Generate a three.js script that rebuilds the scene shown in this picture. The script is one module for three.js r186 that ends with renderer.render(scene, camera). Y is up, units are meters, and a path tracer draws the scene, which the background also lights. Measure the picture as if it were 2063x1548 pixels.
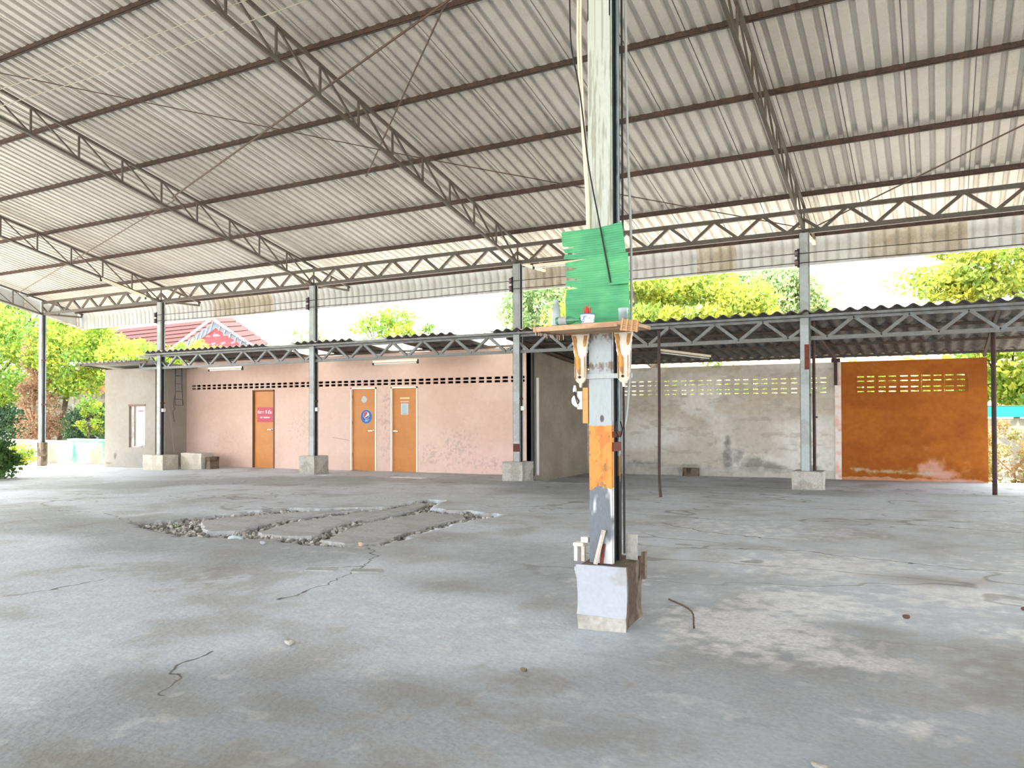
import * as THREE from 'three';
import { mergeGeometries } from 'three/addons/utils/BufferGeometryUtils.js';
import { RoundedBoxGeometry } from 'three/addons/geometries/RoundedBoxGeometry.js';

// Ground plan in metres: u along the eave (to the right), v away from the camera, y up. three.js: x = u, z = -v.
const scene = new THREE.Scene();
const D = Math.PI / 180;

// ---------- camera ----------
const camera = new THREE.PerspectiveCamera(2 * Math.atan(774 / 1562.69) / D, 2063 / 1548, 0.05, 500);
camera.position.set(0, 1.301, 0);
camera.rotation.set(0.01415, 0.50304, -0.00288, 'YXZ');
camera.setViewOffset(2063, 1548, 0, -34.3, 2063, 1548);
camera.updateProjectionMatrix();

// ---------- sky, sun, exposure ----------
const skyW = 128, skyH = 64, skyData = new Float32Array(skyW * skyH * 4);
const SUN = new THREE.Vector3(-26, 66, -30).normalize();
for (let j = 0; j < skyH; j++) for (let i = 0; i < skyW; i++) {   // hazy white air: bluer overhead, brighter towards the sun
  const el = ((j + 0.5) / skyH - 0.5) * Math.PI, az = ((i + 0.5) / skyW - 0.5) * 2 * Math.PI, k = (j * skyW + i) * 4;
  const dir = new THREE.Vector3(Math.cos(el) * Math.cos(az), Math.sin(el), Math.cos(el) * Math.sin(az));
  const t = Math.min(1, Math.max(0, el / 1.2)), w = Math.exp(-((dir.angleTo(SUN) / 1.0) ** 2)), l = 0.8 + 0.9 * w;
  skyData[k] = l * (1.0 - 0.14 * t * (1 - w)); skyData[k + 1] = l * (1.0 - 0.06 * t * (1 - w)); skyData[k + 2] = l * (1.03 - 0.05 * w); skyData[k + 3] = 1;
}
const sky = new THREE.DataTexture(skyData, skyW, skyH, THREE.RGBAFormat, THREE.FloatType);
sky.mapping = THREE.EquirectangularReflectionMapping; sky.magFilter = THREE.LinearFilter; sky.needsUpdate = true;
scene.background = sky; scene.environment = sky;
scene.backgroundIntensity = 3.0; scene.environmentIntensity = 3.0;
const sun = new THREE.DirectionalLight(0xfff3e0, 10.5);
sun.target.position.set(-8, 0, -12); sun.position.copy(sun.target.position).addScaledVector(SUN, 80);
sun.castShadow = true; sun.shadow.radius = 2; sun.shadow.mapSize.set(2048, 2048);
Object.assign(sun.shadow.camera, { left: -60, right: 60, top: 60, bottom: -60, near: 1, far: 200 });
scene.add(sun, sun.target);
const renderer = new THREE.WebGLRenderer({ antialias: true });
renderer.toneMapping = THREE.LinearToneMapping;
renderer.toneMappingExposure = 3.0;
renderer.shadowMap.enabled = true;

// ---------- random numbers and noise ----------
let seed = 12345;
const rnd = () => { seed = (seed * 1664525 + 1013904223) >>> 0; return seed / 4294967296; };
const rr = (a, b) => a + (b - a) * rnd();
const pick = (a) => a[Math.floor(rnd() * a.length)];
const perm = new Uint16Array(1024), pval = new Float32Array(1024);
for (let i = 0; i < 512; i++) { perm[i] = perm[i + 512] = Math.floor(rnd() * 512); pval[i] = pval[i + 512] = rnd(); }
function n2(x, y, period = 0) {   // value noise 0..1, tileable when period is given
  let xi = Math.floor(x), yi = Math.floor(y); const fx = x - xi, fy = y - yi;
  let x1 = xi + 1, y1 = yi + 1;
  if (period) { xi = ((xi % period) + period) % period; yi = ((yi % period) + period) % period; x1 = ((x1 % period) + period) % period; y1 = ((y1 % period) + period) % period; }
  const a = fx * fx * (3 - 2 * fx), b = fy * fy * (3 - 2 * fy), p0 = perm[xi & 511], p1 = perm[x1 & 511]; yi &= 511; y1 &= 511;
  const v0 = pval[p0 + yi], v1 = pval[p0 + y1], l = v0 + (pval[p1 + yi] - v0) * a;
  return l + (v1 + (pval[p1 + y1] - v1) * a - l) * b;
}
function fbm(x, y, oct = 4, period = 0) {
  let s = 0, a = 0.5, t = 0, f = 1;
  for (let i = 0; i < oct; i++) { s += a * n2(x * f + i * 17, y * f + i * 31, period ? period * f : 0); t += a; a *= 0.5; f *= 2; }
  return s / t;
}
const sst = (a, b, x) => { const t = Math.min(1, Math.max(0, (x - a) / (b - a))); return t * t * (3 - 2 * t); };
const mix = (a, b, t) => a + (b - a) * t;
const mix3 = (a, b, t) => [mix(a[0], b[0], t), mix(a[1], b[1], t), mix(a[2], b[2], t)];

// ---------- textures and materials ----------
function dataTex(w, h, fn, srgb = true) {   // fn(s, t) with s, t in 0..1 (t upwards) gives 0..255 values
  const d = new Uint8Array(w * h * 4);
  for (let j = 0; j < h; j++) for (let i = 0; i < w; i++) {
    const c = fn((i + 0.5) / w, (j + 0.5) / h), k = (j * w + i) * 4;
    if (typeof c === 'number') { d[k] = d[k + 1] = d[k + 2] = c; } else { d[k] = c[0]; d[k + 1] = c[1]; d[k + 2] = c[2]; }
    d[k + 3] = 255;
  }
  const t = new THREE.DataTexture(d, w, h);
  t.wrapS = t.wrapT = THREE.RepeatWrapping; t.magFilter = THREE.LinearFilter; t.minFilter = THREE.LinearMipmapLinearFilter; t.generateMipmaps = true;
  if (srgb) t.colorSpace = THREE.SRGBColorSpace;
  t.needsUpdate = true;
  return t;
}
const clamp8 = (x) => Math.max(0, Math.min(255, x));
// a metre-sized tile: base colour broken by a second colour in noisy patches, plus fine grain
function grainMat(base, second, { amount = 0.5, cells = 6, grain = 10, rough = 0.7, bump = 0, metal = 0, edge = [0.45, 0.62], size = 256, streak = 1 } = {}) {
  const map = dataTex(size, size, (s, t) => {
    const p = fbm(s * cells, t * cells * streak, 4, cells), m = sst(edge[0], edge[1], p) * amount, g = (fbm(s * 64, t * 64, 2, 64) - 0.5) * 2 * grain;
    const c = mix3(base, second, m);
    return [clamp8(c[0] + g), clamp8(c[1] + g), clamp8(c[2] + g)];
  });
  const o = { map, roughness: rough, metalness: metal, side: THREE.DoubleSide };
  if (bump) { o.bumpMap = dataTex(size, size, (s, t) => 255 * fbm(s * 24, t * 24, 4, 24), false); o.bumpScale = bump; }
  return new THREE.MeshStandardMaterial(o);
}
const plain = (c, rough = 0.6, metal = 0, more = {}) => new THREE.MeshStandardMaterial({ color: c, roughness: rough, metalness: metal, side: THREE.DoubleSide, ...more });
const M = {
  column: grainMat([162, 172, 173], [138, 140, 134], { amount: 0.5, cells: 5, grain: 8, rough: 0.55 }),
  truss: grainMat([84, 80, 74], [80, 66, 54], { amount: 0.6, cells: 8, grain: 9, rough: 0.6 }),
  lowTruss: grainMat([118, 124, 124], [100, 98, 92], { amount: 0.5, cells: 8, grain: 8, rough: 0.55 }),
  whiteSteel: grainMat([214, 200, 180], [150, 104, 74], { amount: 0.55, cells: 9, grain: 8, rough: 0.6, edge: [0.55, 0.68] }),
  purlin: grainMat([74, 54, 45], [56, 46, 41], { amount: 0.8, cells: 14, grain: 12, rough: 0.75 }),
  purlinGrey: grainMat([74, 76, 74], [92, 60, 44], { amount: 0.7, cells: 7, grain: 10, rough: 0.7 }),
  darkSteel: grainMat([66, 42, 36], [44, 34, 32], { amount: 0.7, cells: 8, grain: 8, rough: 0.7 }),
  sheet: grainMat([188, 185, 179], [180, 176, 169], { amount: 0.5, cells: 6, grain: 5, rough: 0.5 }),
  sheetWorn: grainMat([180, 176, 169], [170, 165, 157], { amount: 0.5, cells: 6, grain: 6, rough: 0.5 }),
  fascia: grainMat([178, 181, 182], [164, 166, 164], { amount: 0.5, cells: 4, grain: 5, rough: 0.45 }),
  fasciaBrown: grainMat([166, 160, 149], [148, 139, 123], { amount: 0.7, cells: 5, grain: 8, rough: 0.6 }),
  bounceTop: grainMat([190, 187, 180], [160, 156, 148], { amount: 0.6, cells: 4, grain: 12, rough: 0.95 }),
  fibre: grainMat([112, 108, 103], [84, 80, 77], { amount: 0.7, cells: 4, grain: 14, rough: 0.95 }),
  concrete: grainMat([170, 168, 160], [136, 132, 124], { amount: 0.6, cells: 5, grain: 14, rough: 0.9, bump: 0.004 }),
  concretePale: grainMat([188, 182, 168], [164, 156, 140], { amount: 0.6, cells: 5, grain: 10, rough: 0.9, bump: 0.004 }),
  slabTop: grainMat([166, 168, 168], [146, 147, 144], { amount: 0.6, cells: 4, grain: 12, rough: 0.85, bump: 0.006 }),
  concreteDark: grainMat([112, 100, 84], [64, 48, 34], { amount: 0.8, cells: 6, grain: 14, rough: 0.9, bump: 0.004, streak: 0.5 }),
  whitewash: grainMat([164, 170, 178], [144, 142, 137], { amount: 0.5, cells: 5, grain: 5, rough: 0.75, bump: 0.002, edge: [0.55, 0.66] }),
  timber: grainMat([186, 154, 122], [152, 114, 84], { amount: 0.7, cells: 5, grain: 10, rough: 0.7, streak: 3 }),
  rawWood: grainMat([190, 182, 172], [150, 138, 126], { amount: 0.6, cells: 6, grain: 10, rough: 0.85 }),
  orangeWood: grainMat([204, 146, 84], [186, 124, 64], { amount: 0.5, cells: 5, grain: 8, rough: 0.6 }),
  carvedWhite: grainMat([212, 204, 192], [190, 166, 134], { amount: 0.4, cells: 9, grain: 5, rough: 0.5, edge: [0.55, 0.7] }),
  gilt: grainMat([176, 120, 44], [120, 84, 40], { amount: 0.7, cells: 10, grain: 16, rough: 0.45, metal: 0.35 }),
  door: grainMat([186, 118, 38], [174, 106, 26], { amount: 0.5, cells: 3, grain: 5, rough: 0.5 }),
  frameDark: plain(0x6a4a34, 0.7), frameCream: plain(0xe8dccc, 0.6),
  chrome: plain(0xcfcac2, 0.25, 0.9), black: plain(0x17171a, 0.6), rubber: plain(0x232326, 0.7),
  white: plain(0xd8d8d4, 0.45), hollowShade: plain(0x23292c, 0.5), cream: plain(0xe6dcc4, 0.5), pvc: plain(0x9aa09c, 0.5), pvcCream: plain(0xd9d0bb, 0.5),
  insulator: plain(0x6f5a60, 0.3), rust: grainMat([108, 52, 38], [78, 40, 32], { amount: 0.7, cells: 8, grain: 10, rough: 0.8 }),
  rod: plain(0x5a4a3e, 0.6, 0.3), wirePale: plain(0xb4ab9a, 0.6),
  skylight: new THREE.MeshPhysicalMaterial({ color: 0xe9efe6, roughness: 0.9, transmission: 0.6, thickness: 0, side: THREE.DoubleSide }),
  leafRed: plain(0xc23226, 0.7), soil: grainMat([158, 149, 132], [130, 123, 106], { amount: 0.8, cells: 5, grain: 20, rough: 1 }),
};

// ---------- geometry helpers ----------
const P = (u, y, v) => new THREE.Vector3(u, y, -v);
const col0 = -1.964, BAY = 5.5, V0 = 13.82, HC = 4.30, SLOPE = 0.2369;
const floorY = (u) => 0.0133 * (u + 1.964);
const purlinY = (v) => 4.784 - SLOPE * (v - V0);        // underside of the purlins
const roofY = (v) => purlinY(v) + 0.1;                  // underside of the sheets
function worldUV(g) {   // metre-sized uv from the dominant direction of each face
  if (g.index) g = g.toNonIndexed();
  const p = g.attributes.position, n = g.attributes.normal, uv = new Float32Array(p.count * 2);
  for (let i = 0; i < p.count; i += 3) {
    const ax = Math.abs(n.getX(i) + n.getX(i + 1) + n.getX(i + 2)), ay = Math.abs(n.getY(i) + n.getY(i + 1) + n.getY(i + 2)), az = Math.abs(n.getZ(i) + n.getZ(i + 1) + n.getZ(i + 2));
    for (let k = i; k < i + 3 && k < p.count; k++) {
      const x = p.getX(k), y = p.getY(k), z = p.getZ(k);
      if (az >= ax && az >= ay) { uv[2 * k] = x; uv[2 * k + 1] = y; } else if (ax >= ay) { uv[2 * k] = -z; uv[2 * k + 1] = y; } else { uv[2 * k] = x; uv[2 * k + 1] = -z; }
    }
  }
  for (const k of Object.keys(g.attributes)) if (!['position', 'normal'].includes(k)) g.deleteAttribute(k);
  g.setAttribute('uv', new THREE.BufferAttribute(uv, 2));
  return g;
}
function box(u0, u1, y0, y1, v0, v1, r = 0) {
  const w = Math.abs(u1 - u0), h = Math.abs(y1 - y0), d = Math.abs(v1 - v0);
  const g = r ? new RoundedBoxGeometry(w, h, d, 2, Math.min(r, w / 2.1, h / 2.1, d / 2.1)) : new THREE.BoxGeometry(w, h, d);
  return g.translate((u0 + u1) / 2, (y0 + y1) / 2, -(v0 + v1) / 2);
}
function bar(a, b, w, h = w) {   // straight member from a to b
  const d = b.clone().sub(a), L = d.length(), x = d.clone().normalize();
  const up = Math.abs(x.y) > 0.97 ? new THREE.Vector3(0, 0, 1) : new THREE.Vector3(0, 1, 0);
  const z = new THREE.Vector3().crossVectors(x, up).normalize(), y = new THREE.Vector3().crossVectors(z, x);
  const g = new THREE.BoxGeometry(L, h, w);
  g.applyMatrix4(new THREE.Matrix4().makeBasis(x, y, z).setPosition(a.clone().add(b).multiplyScalar(0.5)));
  return g;
}
function tube(pts, r, seg = 24, rad = 6) { return new THREE.TubeGeometry(new THREE.CatmullRomCurve3(pts), seg, r, rad, false); }
function rodG(a, b, r, rad = 6) { return tube([a, a.clone().lerp(b, 0.5), b], r, 2, rad); }
function lathe(profile, at, seg = 20) { return new THREE.LatheGeometry(profile.map(([r, y]) => new THREE.Vector2(r, y)), seg).translate(at.x, at.y, at.z); }
function shapeG(pts, depth, holes = [], bevel = 0) {   // outline in (u, y); front face ends at z = depth
  const s = new THREE.Shape(pts.map(([x, y]) => new THREE.Vector2(x, y)));
  for (const h of holes) s.holes.push(new THREE.Path(h.map(([x, y]) => new THREE.Vector2(x, y))));
  return new THREE.ExtrudeGeometry(s, { depth, bevelEnabled: bevel > 0, bevelThickness: bevel, bevelSize: bevel, bevelSegments: 2, curveSegments: 8 });
}
const rectHole = (x0, x1, y0, y1) => [[x0, y0], [x0, y1], [x1, y1], [x1, y0]];
function gridG(nu, nv, fn) {   // open surface from a grid of points fn(i, j) -> Vector3
  const pos = [], idx = [];
  for (let j = 0; j <= nv; j++) for (let i = 0; i <= nu; i++) { const p = fn(i, j); pos.push(p.x, p.y, p.z); }
  for (let j = 0; j < nv; j++) for (let i = 0; i < nu; i++) { const a = j * (nu + 1) + i, b = a + 1, c = a + nu + 1, d = c + 1; idx.push(a, b, d, a, d, c); }
  const g = new THREE.BufferGeometry(); g.setAttribute('position', new THREE.Float32BufferAttribute(pos, 3)); g.setIndex(idx); g.computeVertexNormals();
  return g;
}
// ---------- scene graph helpers ----------
const used = new Map();
function numbered(name) { const n = used.get(name) ?? 0; used.set(name, n + 1); return n ? name + '_' + String(n).padStart(3, '0') : name; }
function geoOf(list) {
  const gs = (Array.isArray(list) ? list : [list]).map((g) => worldUV(g.clone()));
  return gs.length > 1 ? mergeGeometries(gs) : gs[0];
}
const shadowed = (o) => { o.castShadow = true; o.receiveShadow = true; return o; };
function thing(name, label, category, [u, y, v], group) {
  const o = new THREE.Group(); o.name = numbered(name); o.position.copy(P(u, y, v)); o.userData = { label, category };
  if (group) o.userData.group = group;
  scene.add(o); return o;
}
function part(root, name, list, mat, keepUV = false) {   // geometry is given in world axes; root is a Group at its base, a part stays at its origin
  let base = new THREE.Vector3(); for (let o = root; o && o !== scene; o = o.parent) base.add(o.position);
  const g = keepUV ? list.clone() : geoOf(list); g.translate(-base.x, -base.y, -base.z);
  const m = shadowed(new THREE.Mesh(g, mat)); m.name = name; root.add(m); return m;
}
function solo(name, label, category, list, mat, group, keepUV = false) {   // a thing that is one mesh, its origin at its base
  const g = keepUV ? list : geoOf(list); g.computeBoundingBox(); const b = g.boundingBox, c = new THREE.Vector3((b.min.x + b.max.x) / 2, b.min.y, (b.min.z + b.max.z) / 2);
  g.translate(-c.x, -c.y, -c.z);
  const m = shadowed(new THREE.Mesh(g, mat)); m.name = numbered(name); m.position.copy(c); m.userData = { label, category };
  if (group) m.userData.group = group;
  scene.add(m); return m;
}
function structure(name, label, category) { const o = new THREE.Group(); o.name = numbered(name); o.userData = { label, category, kind: 'structure' }; scene.add(o); return o; }

// =====================================================================
// FLOOR
// =====================================================================
const bed = [[-9.1, 6.36], [-8.2, 6.02], [-7.4, 5.8], [-6.7, 5.9], [-6.27, 6.06], [-5.68, 5.9], [-5.24, 5.98], [-4.88, 6.2], [-5.05, 7.02], [-5.12, 7.85], [-5.02, 8.85], [-5.6, 8.98], [-6.1, 9.04], [-6.38, 9.0], [-6.7, 10.0], [-7.08, 10.0], [-7.0, 9.0], [-7.75, 8.4], [-8.3, 8.25], [-8.65, 7.4], [-8.75, 6.85]];
function inPoly(poly, x, y) { let c = false; for (let i = 0, j = poly.length - 1; i < poly.length; j = i++) { const [xi, yi] = poly[i], [xj, yj] = poly[j]; if ((yi > y) !== (yj > y) && x < ((xj - xi) * (y - yi)) / (yj - yi) + xi) c = !c; } return c; }
const inBed = (u, v) => inPoly(bed, u + (fbm(u * 5, v * 5, 3) - 0.5) * 0.22, v + (fbm(u * 5 + 40, v * 5, 3) - 0.5) * 0.22);
function floorH(u, v) {
  let y = floorY(u) + (fbm(u * 0.6, v * 0.6, 3) - 0.5) * 0.03 + (fbm(u * 3, v * 3, 3) - 0.5) * 0.012;
  if (u > -7.81) y -= 0.18 * sst(13.3, 15.6, v) * Math.max(sst(-7.8, -7.1, u), sst(14.3, 15.1, v));
  if (u > -9.4 && u < -4.6 && v > 5.6 && v < 10.2 && inBed(u, v)) y -= 0.1 + (fbm(u * 12, v * 12, 2) - 0.5) * 0.03;
  return y;
}
const cracks = [
  [[-4.95, 6.0], [-4.6, 5.74], [-4.5, 5.5], [-4.36, 5.28], [-4.22, 4.9], [-4.165, 4.54], [-4.17, 4.09]],
  [[-6.06, 3.2], [-5.99, 3.41], [-6.0, 3.93]], [[-4.36, 5.28], [-4.6, 5.1], [-4.72, 4.9]],
  [[-1.4, 8.2], [-2.2, 8.4], [-2.9, 8.9]], [[-2.2, 7.3], [-1.1, 7.6], [0.2, 7.2], [1.4, 7.4]], [[-3.2, 2.4], [-3.5, 2.75], [-3.55, 3.0]],
  [[-5.1, 8.9], [-3.6, 9.6], [-2.2, 9.4], [-0.8, 9.9], [0.9, 9.6]], [[-9.1, 6.4], [-10.4, 6.9], [-11.6, 6.8]], [[-6.6, 10.6], [-4.4, 11.2], [-1.2, 11.0], [1.5, 11.6]],
  [[-12.5, 8.2], [-10.8, 9.2], [-9.2, 9.1]], [[-13.5, 10.6], [-10.6, 11.5], [-7.8, 11.3]],
];
for (const c of cracks) c.box = [Math.min(...c.map((q) => q[0])) - 0.12, Math.max(...c.map((q) => q[0])) + 0.12, Math.min(...c.map((q) => q[1])) - 0.12, Math.max(...c.map((q) => q[1])) + 0.12];
function crackD(u, v) {
  let best = 9; if (!cracks.some((c) => u > c.box[0] && u < c.box[1] && v > c.box[2] && v < c.box[3])) return best;
  const uu = u + (fbm(u * 9, v * 9, 2) - 0.5) * 0.12, vv = v + (fbm(u * 9 + 9, v * 9, 2) - 0.5) * 0.12;
  for (const c of cracks) for (let i = 1; i < c.length; i++) {
    const [ax, ay] = c[i - 1], [bx, by] = c[i], dx = bx - ax, dy = by - ay, t = Math.max(0, Math.min(1, ((uu - ax) * dx + (vv - ay) * dy) / (dx * dx + dy * dy)));
    const d = Math.hypot(uu - ax - t * dx, vv - ay - t * dy); if (d < best) best = d;
  }
  return best;
}
// white mineral bloom, dark muddy stains, and painted shade darkening the near floor
const bloom = [[-1.0, 4.75, 0.75, 0.65, 1], [-0.75, 5.5, 0.7, 0.7, 0.9], [-0.35, 4.35, 0.45, 0.25, 0.9], [0.1, 6.2, 0.8, 0.7, 0.8], [-0.9, 6.9, 1.0, 0.9, 0.85], [0.55, 5.3, 0.5, 0.3, 0.9], [0.9, 7.6, 1.4, 1.0, 0.7], [-1.8, 8.8, 2.0, 1.2, 0.6], [1.6, 10.0, 2.4, 1.8, 0.6], [-2.2, 5.6, 0.7, 0.7, 0.55], [-3.3, 3.9, 0.9, 0.35, 0.3], [-0.1, 3.55, 0.35, 0.2, 0.7], [-0.6, 2.75, 0.25, 0.1, 0.7], [-0.25, 2.72, 0.22, 0.1, 0.7], [-3.6, 2.05, 0.25, 0.15, 0.6], [-2.4, 4.2, 0.5, 0.3, 0.45]];
const mudAndShade = [[-3.0, 2.35, 0.55, 0.2], [-2.55, 2.55, 0.45, 0.22], [-2.15, 2.95, 0.45, 0.25], [-1.75, 3.35, 0.4, 0.3], [-3.4, 2.5, 0.4, 0.25], [0.6, 3.0, 0.9, 0.8], [0.6, 4.4, 0.7, 0.5], [-0.4, 5.0, 0.35, 0.18], [-5.8, 4.4, 0.8, 0.5], [-0.1, 6.6, 0.5, 0.25], [-3.2, 4.9, 0.6, 0.3], [-1.9, 2.0, 0.9, 0.4], [-0.8, 2.2, 0.9, 0.4], [-2.6, 1.7, 0.8, 0.3], [0.1, 2.5, 0.6, 0.4], [-1.2, 2.9, 0.7, 0.35]];
const blob = (list, u, v) => { let m = 0; for (const [a, b, c, d, s = 1] of list) { const q = ((u - a) / c) ** 2 + ((v - b) / d) ** 2; if (q < 4) m = Math.max(m, s * Math.exp(-q)); } return m; };
function floorColour(u, v) {
  const low = fbm(u * 0.35 + 5, v * 0.5, 3), mid = fbm(u * 1.7, v * 1.7, 3), fine = fbm(u * 14, v * 14, 3), grit = n2(u * 90, v * 90);
  let c = mix3([146, 152, 157], [184, 192, 200], sst(0.32, 0.62, low));
  c = mix3(c, [134, 132, 127], 0.5 * sst(0.5, 0.75, mid * 0.75 + fine * 0.25));
  const w = blob(bloom, u, v), wm = sst(0.58, 0.92, w * 0.6 + fine * 0.55 + mid * 0.15);
  c = mix3(c, [226, 227, 227], 0.8 * wm * (0.65 + 0.35 * grit));
  c = mix3(c, [204, 204, 202], sst(0.68, 0.8, fbm(u * 7 + 3, v * 7, 3)) * 0.3);
  const d = blob(mudAndShade, u, v), dm = sst(0.52, 1.05, d * 0.5 + fine * 0.55 + mid * 0.3); c = mix3(c, [108, 104, 96], 0.6 * dm * (0.7 + 0.3 * grit));
  if (v > 4.5) { const r1 = 1 - Math.abs(2 * fbm(u * 0.9 + 11, v * 1.6, 3) - 1), wr = sst(0.965, 0.99, r1) * sst(0.45, 0.6, n2(u * 0.8, v * 0.8 + 3)); c = mix3(c, [100, 96, 90], 0.5 * wr * sst(4.5, 6.5, v + 1.5 * (mid - 0.5))); }
  const k = (fine - 0.5) * 24 + (grit - 0.5) * 14; c = [c[0] + k, c[1] + k, c[2] + k];
  const cr = crackD(u, v), wd = 0.005 + 0.008 * mid; if (cr < wd) c = mix3([66, 62, 57], c, sst(wd * 0.4, wd, cr));
  if (inPoly(bed, u, v)) c = mix3(c, [132, 128, 120], 0.4);
  return [clamp8(c[0]), clamp8(c[1]), clamp8(c[2])];
}
const floorBump = dataTex(1024, 1024, (s, t) => 255 * (0.55 * fbm(s * 10, t * 10, 5, 10) + 0.45 * fbm(s * 60, t * 60, 3, 60)), false);
const floor = structure('floor', 'worn grey concrete floor of the open shed', 'floor');
function slab(u0, u1, v0, v1, step, tw, th) {
  const nu = Math.max(1, Math.round((u1 - u0) / step)), nv = Math.max(1, Math.round((v1 - v0) / step));
  const g = gridG(nu, nv, (i, j) => { const u = mix(u0, u1, i / nu), v = mix(v0, v1, j / nv); return P(u, floorH(u, v), v); });
  const p = g.attributes.position, uv = new Float32Array(p.count * 2);
  for (let i = 0; i < p.count; i++) { uv[2 * i] = (p.getX(i) - u0) / (u1 - u0); uv[2 * i + 1] = (-p.getZ(i) - v0) / (v1 - v0); }
  g.setAttribute('uv', new THREE.BufferAttribute(uv, 2));
  const map = dataTex(tw, th, (s, t) => floorColour(mix(u0, u1, s), mix(v0, v1, t)));
  map.wrapS = map.wrapT = THREE.ClampToEdgeWrapping;
  const bump = floorBump.clone(); bump.repeat.set((u1 - u0) / 1.6, (v1 - v0) / 1.6); bump.needsUpdate = true;
  const m = shadowed(new THREE.Mesh(g, new THREE.MeshStandardMaterial({ map, bumpMap: bump, bumpScale: 0.007, roughness: 0.62, side: THREE.DoubleSide })));
  m.name = 'floor_slab'; floor.add(m);
}
slab(-9.6, 5, 0.6, 5.5, 0.1, 2048, 1024);
slab(-9.6, -4.6, 5.5, 10.2, 0.03, 768, 768);
slab(-4.6, 5, 5.5, 13.25, 0.1, 768, 768);
slab(-9.6, -4.6, 10.2, 13.25, 0.15, 512, 512);
slab(-24.8, -9.6, 0.6, 13.25, 0.25, 768, 512);
slab(-24.8, 28, -8.5, 0.6, 0.6, 256, 128);
slab(5, 28, 0.6, 13.25, 0.5, 256, 128);
slab(-7.8, 5, 13.25, 18.3, 0.1, 512, 512);
slab(-24.8, -7.8, 13.25, 15.2, 0.25, 512, 128);
// the three broken tongues of concrete left standing in the torn-up patch
for (const poly of [
  [[-8.3, 6.72], [-7.85, 6.42], [-7.35, 6.12], [-7.08, 6.3], [-7.4, 7.1], [-7.38, 7.75], [-7.12, 8.7], [-7.82, 8.15], [-8.12, 7.6], [-8.4, 7.15]],
  [[-6.82, 6.28], [-6.45, 6.17], [-5.98, 6.33], [-6.3, 7.0], [-6.52, 7.6], [-6.4, 8.1], [-6.42, 8.8], [-6.75, 9.7], [-6.93, 9.75], [-6.82, 8.8], [-7.1, 7.8], [-7.14, 7.15]],
  [[-5.72, 6.15], [-5.3, 6.12], [-5.02, 6.33], [-5.25, 7.02], [-5.3, 7.8], [-5.3, 8.6], [-5.7, 8.72], [-6.14, 8.78], [-6.18, 8.06], [-6.3, 7.6], [-6.05, 7.0]]]) {
  const pts = []; for (let i = 0; i < poly.length; i++) { const [a, b] = poly[i], [c, d] = poly[(i + 1) % poly.length]; for (let k = 0; k < 5; k++) { const mu = poly.reduce((t, q) => t + q[0], 0) / poly.length, mv = poly.reduce((t, q) => t + q[1], 0) / poly.length, u = mix(mu, mix(a, c, k / 5), 0.87), v = mix(mv, mix(b, d, k / 5), 0.93); pts.push([u + (fbm(u * 6, v * 6, 3) - 0.5) * 0.14, v + (fbm(u * 6 + 50, v * 6, 3) - 0.5) * 0.14]); } }
  const g = shapeG(pts, 0.085, [], 0.012); g.rotateX(-Math.PI / 2);
  const q = g.attributes.position; for (let i = 0; i < q.count; i++) q.setY(i, q.getY(i) + floorY(q.getX(i)) - 0.097 + (fbm(q.getX(i) * 2, q.getZ(i) * 2, 3) - 0.5) * 0.03);
  g.computeVertexNormals(); part(floor, 'broken_slab', g, M.slabTop);
}

// =====================================================================
// GROUND OUTSIDE AND WALLS
// =====================================================================
{ const ground = structure('ground', 'sunlit dry ground outside the shed', 'ground'); part(ground, 'soil', box(-140, 120, -0.9, -0.4, -120, 160), M.soil); }

const wallBump = dataTex(512, 512, (s, t) => 255 * fbm(s * 20, t * 20, 4, 20), false); wallBump.repeat.set(0.6, 0.6);
function wallMat(u0, u1, y0, y1, fn, px = 1024, py = 512, rough = 0.85, bump = 0.004) {   // paint and stains laid out over one wall
  const map = dataTex(px, py, (s, t) => fn(mix(u0, u1, s), mix(y0, y1, t)));
  map.wrapS = map.wrapT = THREE.ClampToEdgeWrapping; map.repeat.set(1 / (u1 - u0), 1 / (y1 - y0)); map.offset.set(-u0 / (u1 - u0), -y0 / (y1 - y0));
  return new THREE.MeshStandardMaterial({ map, bumpMap: wallBump, bumpScale: bump, roughness: rough, side: THREE.DoubleSide });
}
const spots = (list, u, y, f = 5) => { let m = 0; for (const [a, b, c, d, s = 1] of list) { const q = ((u - a) / c) ** 2 + ((y - b) / d) ** 2; if (q < 5) m = Math.max(m, s * sst(0.45, 0.95, Math.exp(-q) * 0.55 + fbm(u * f, y * f, 4) * 0.75)); } return m; };
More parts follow.
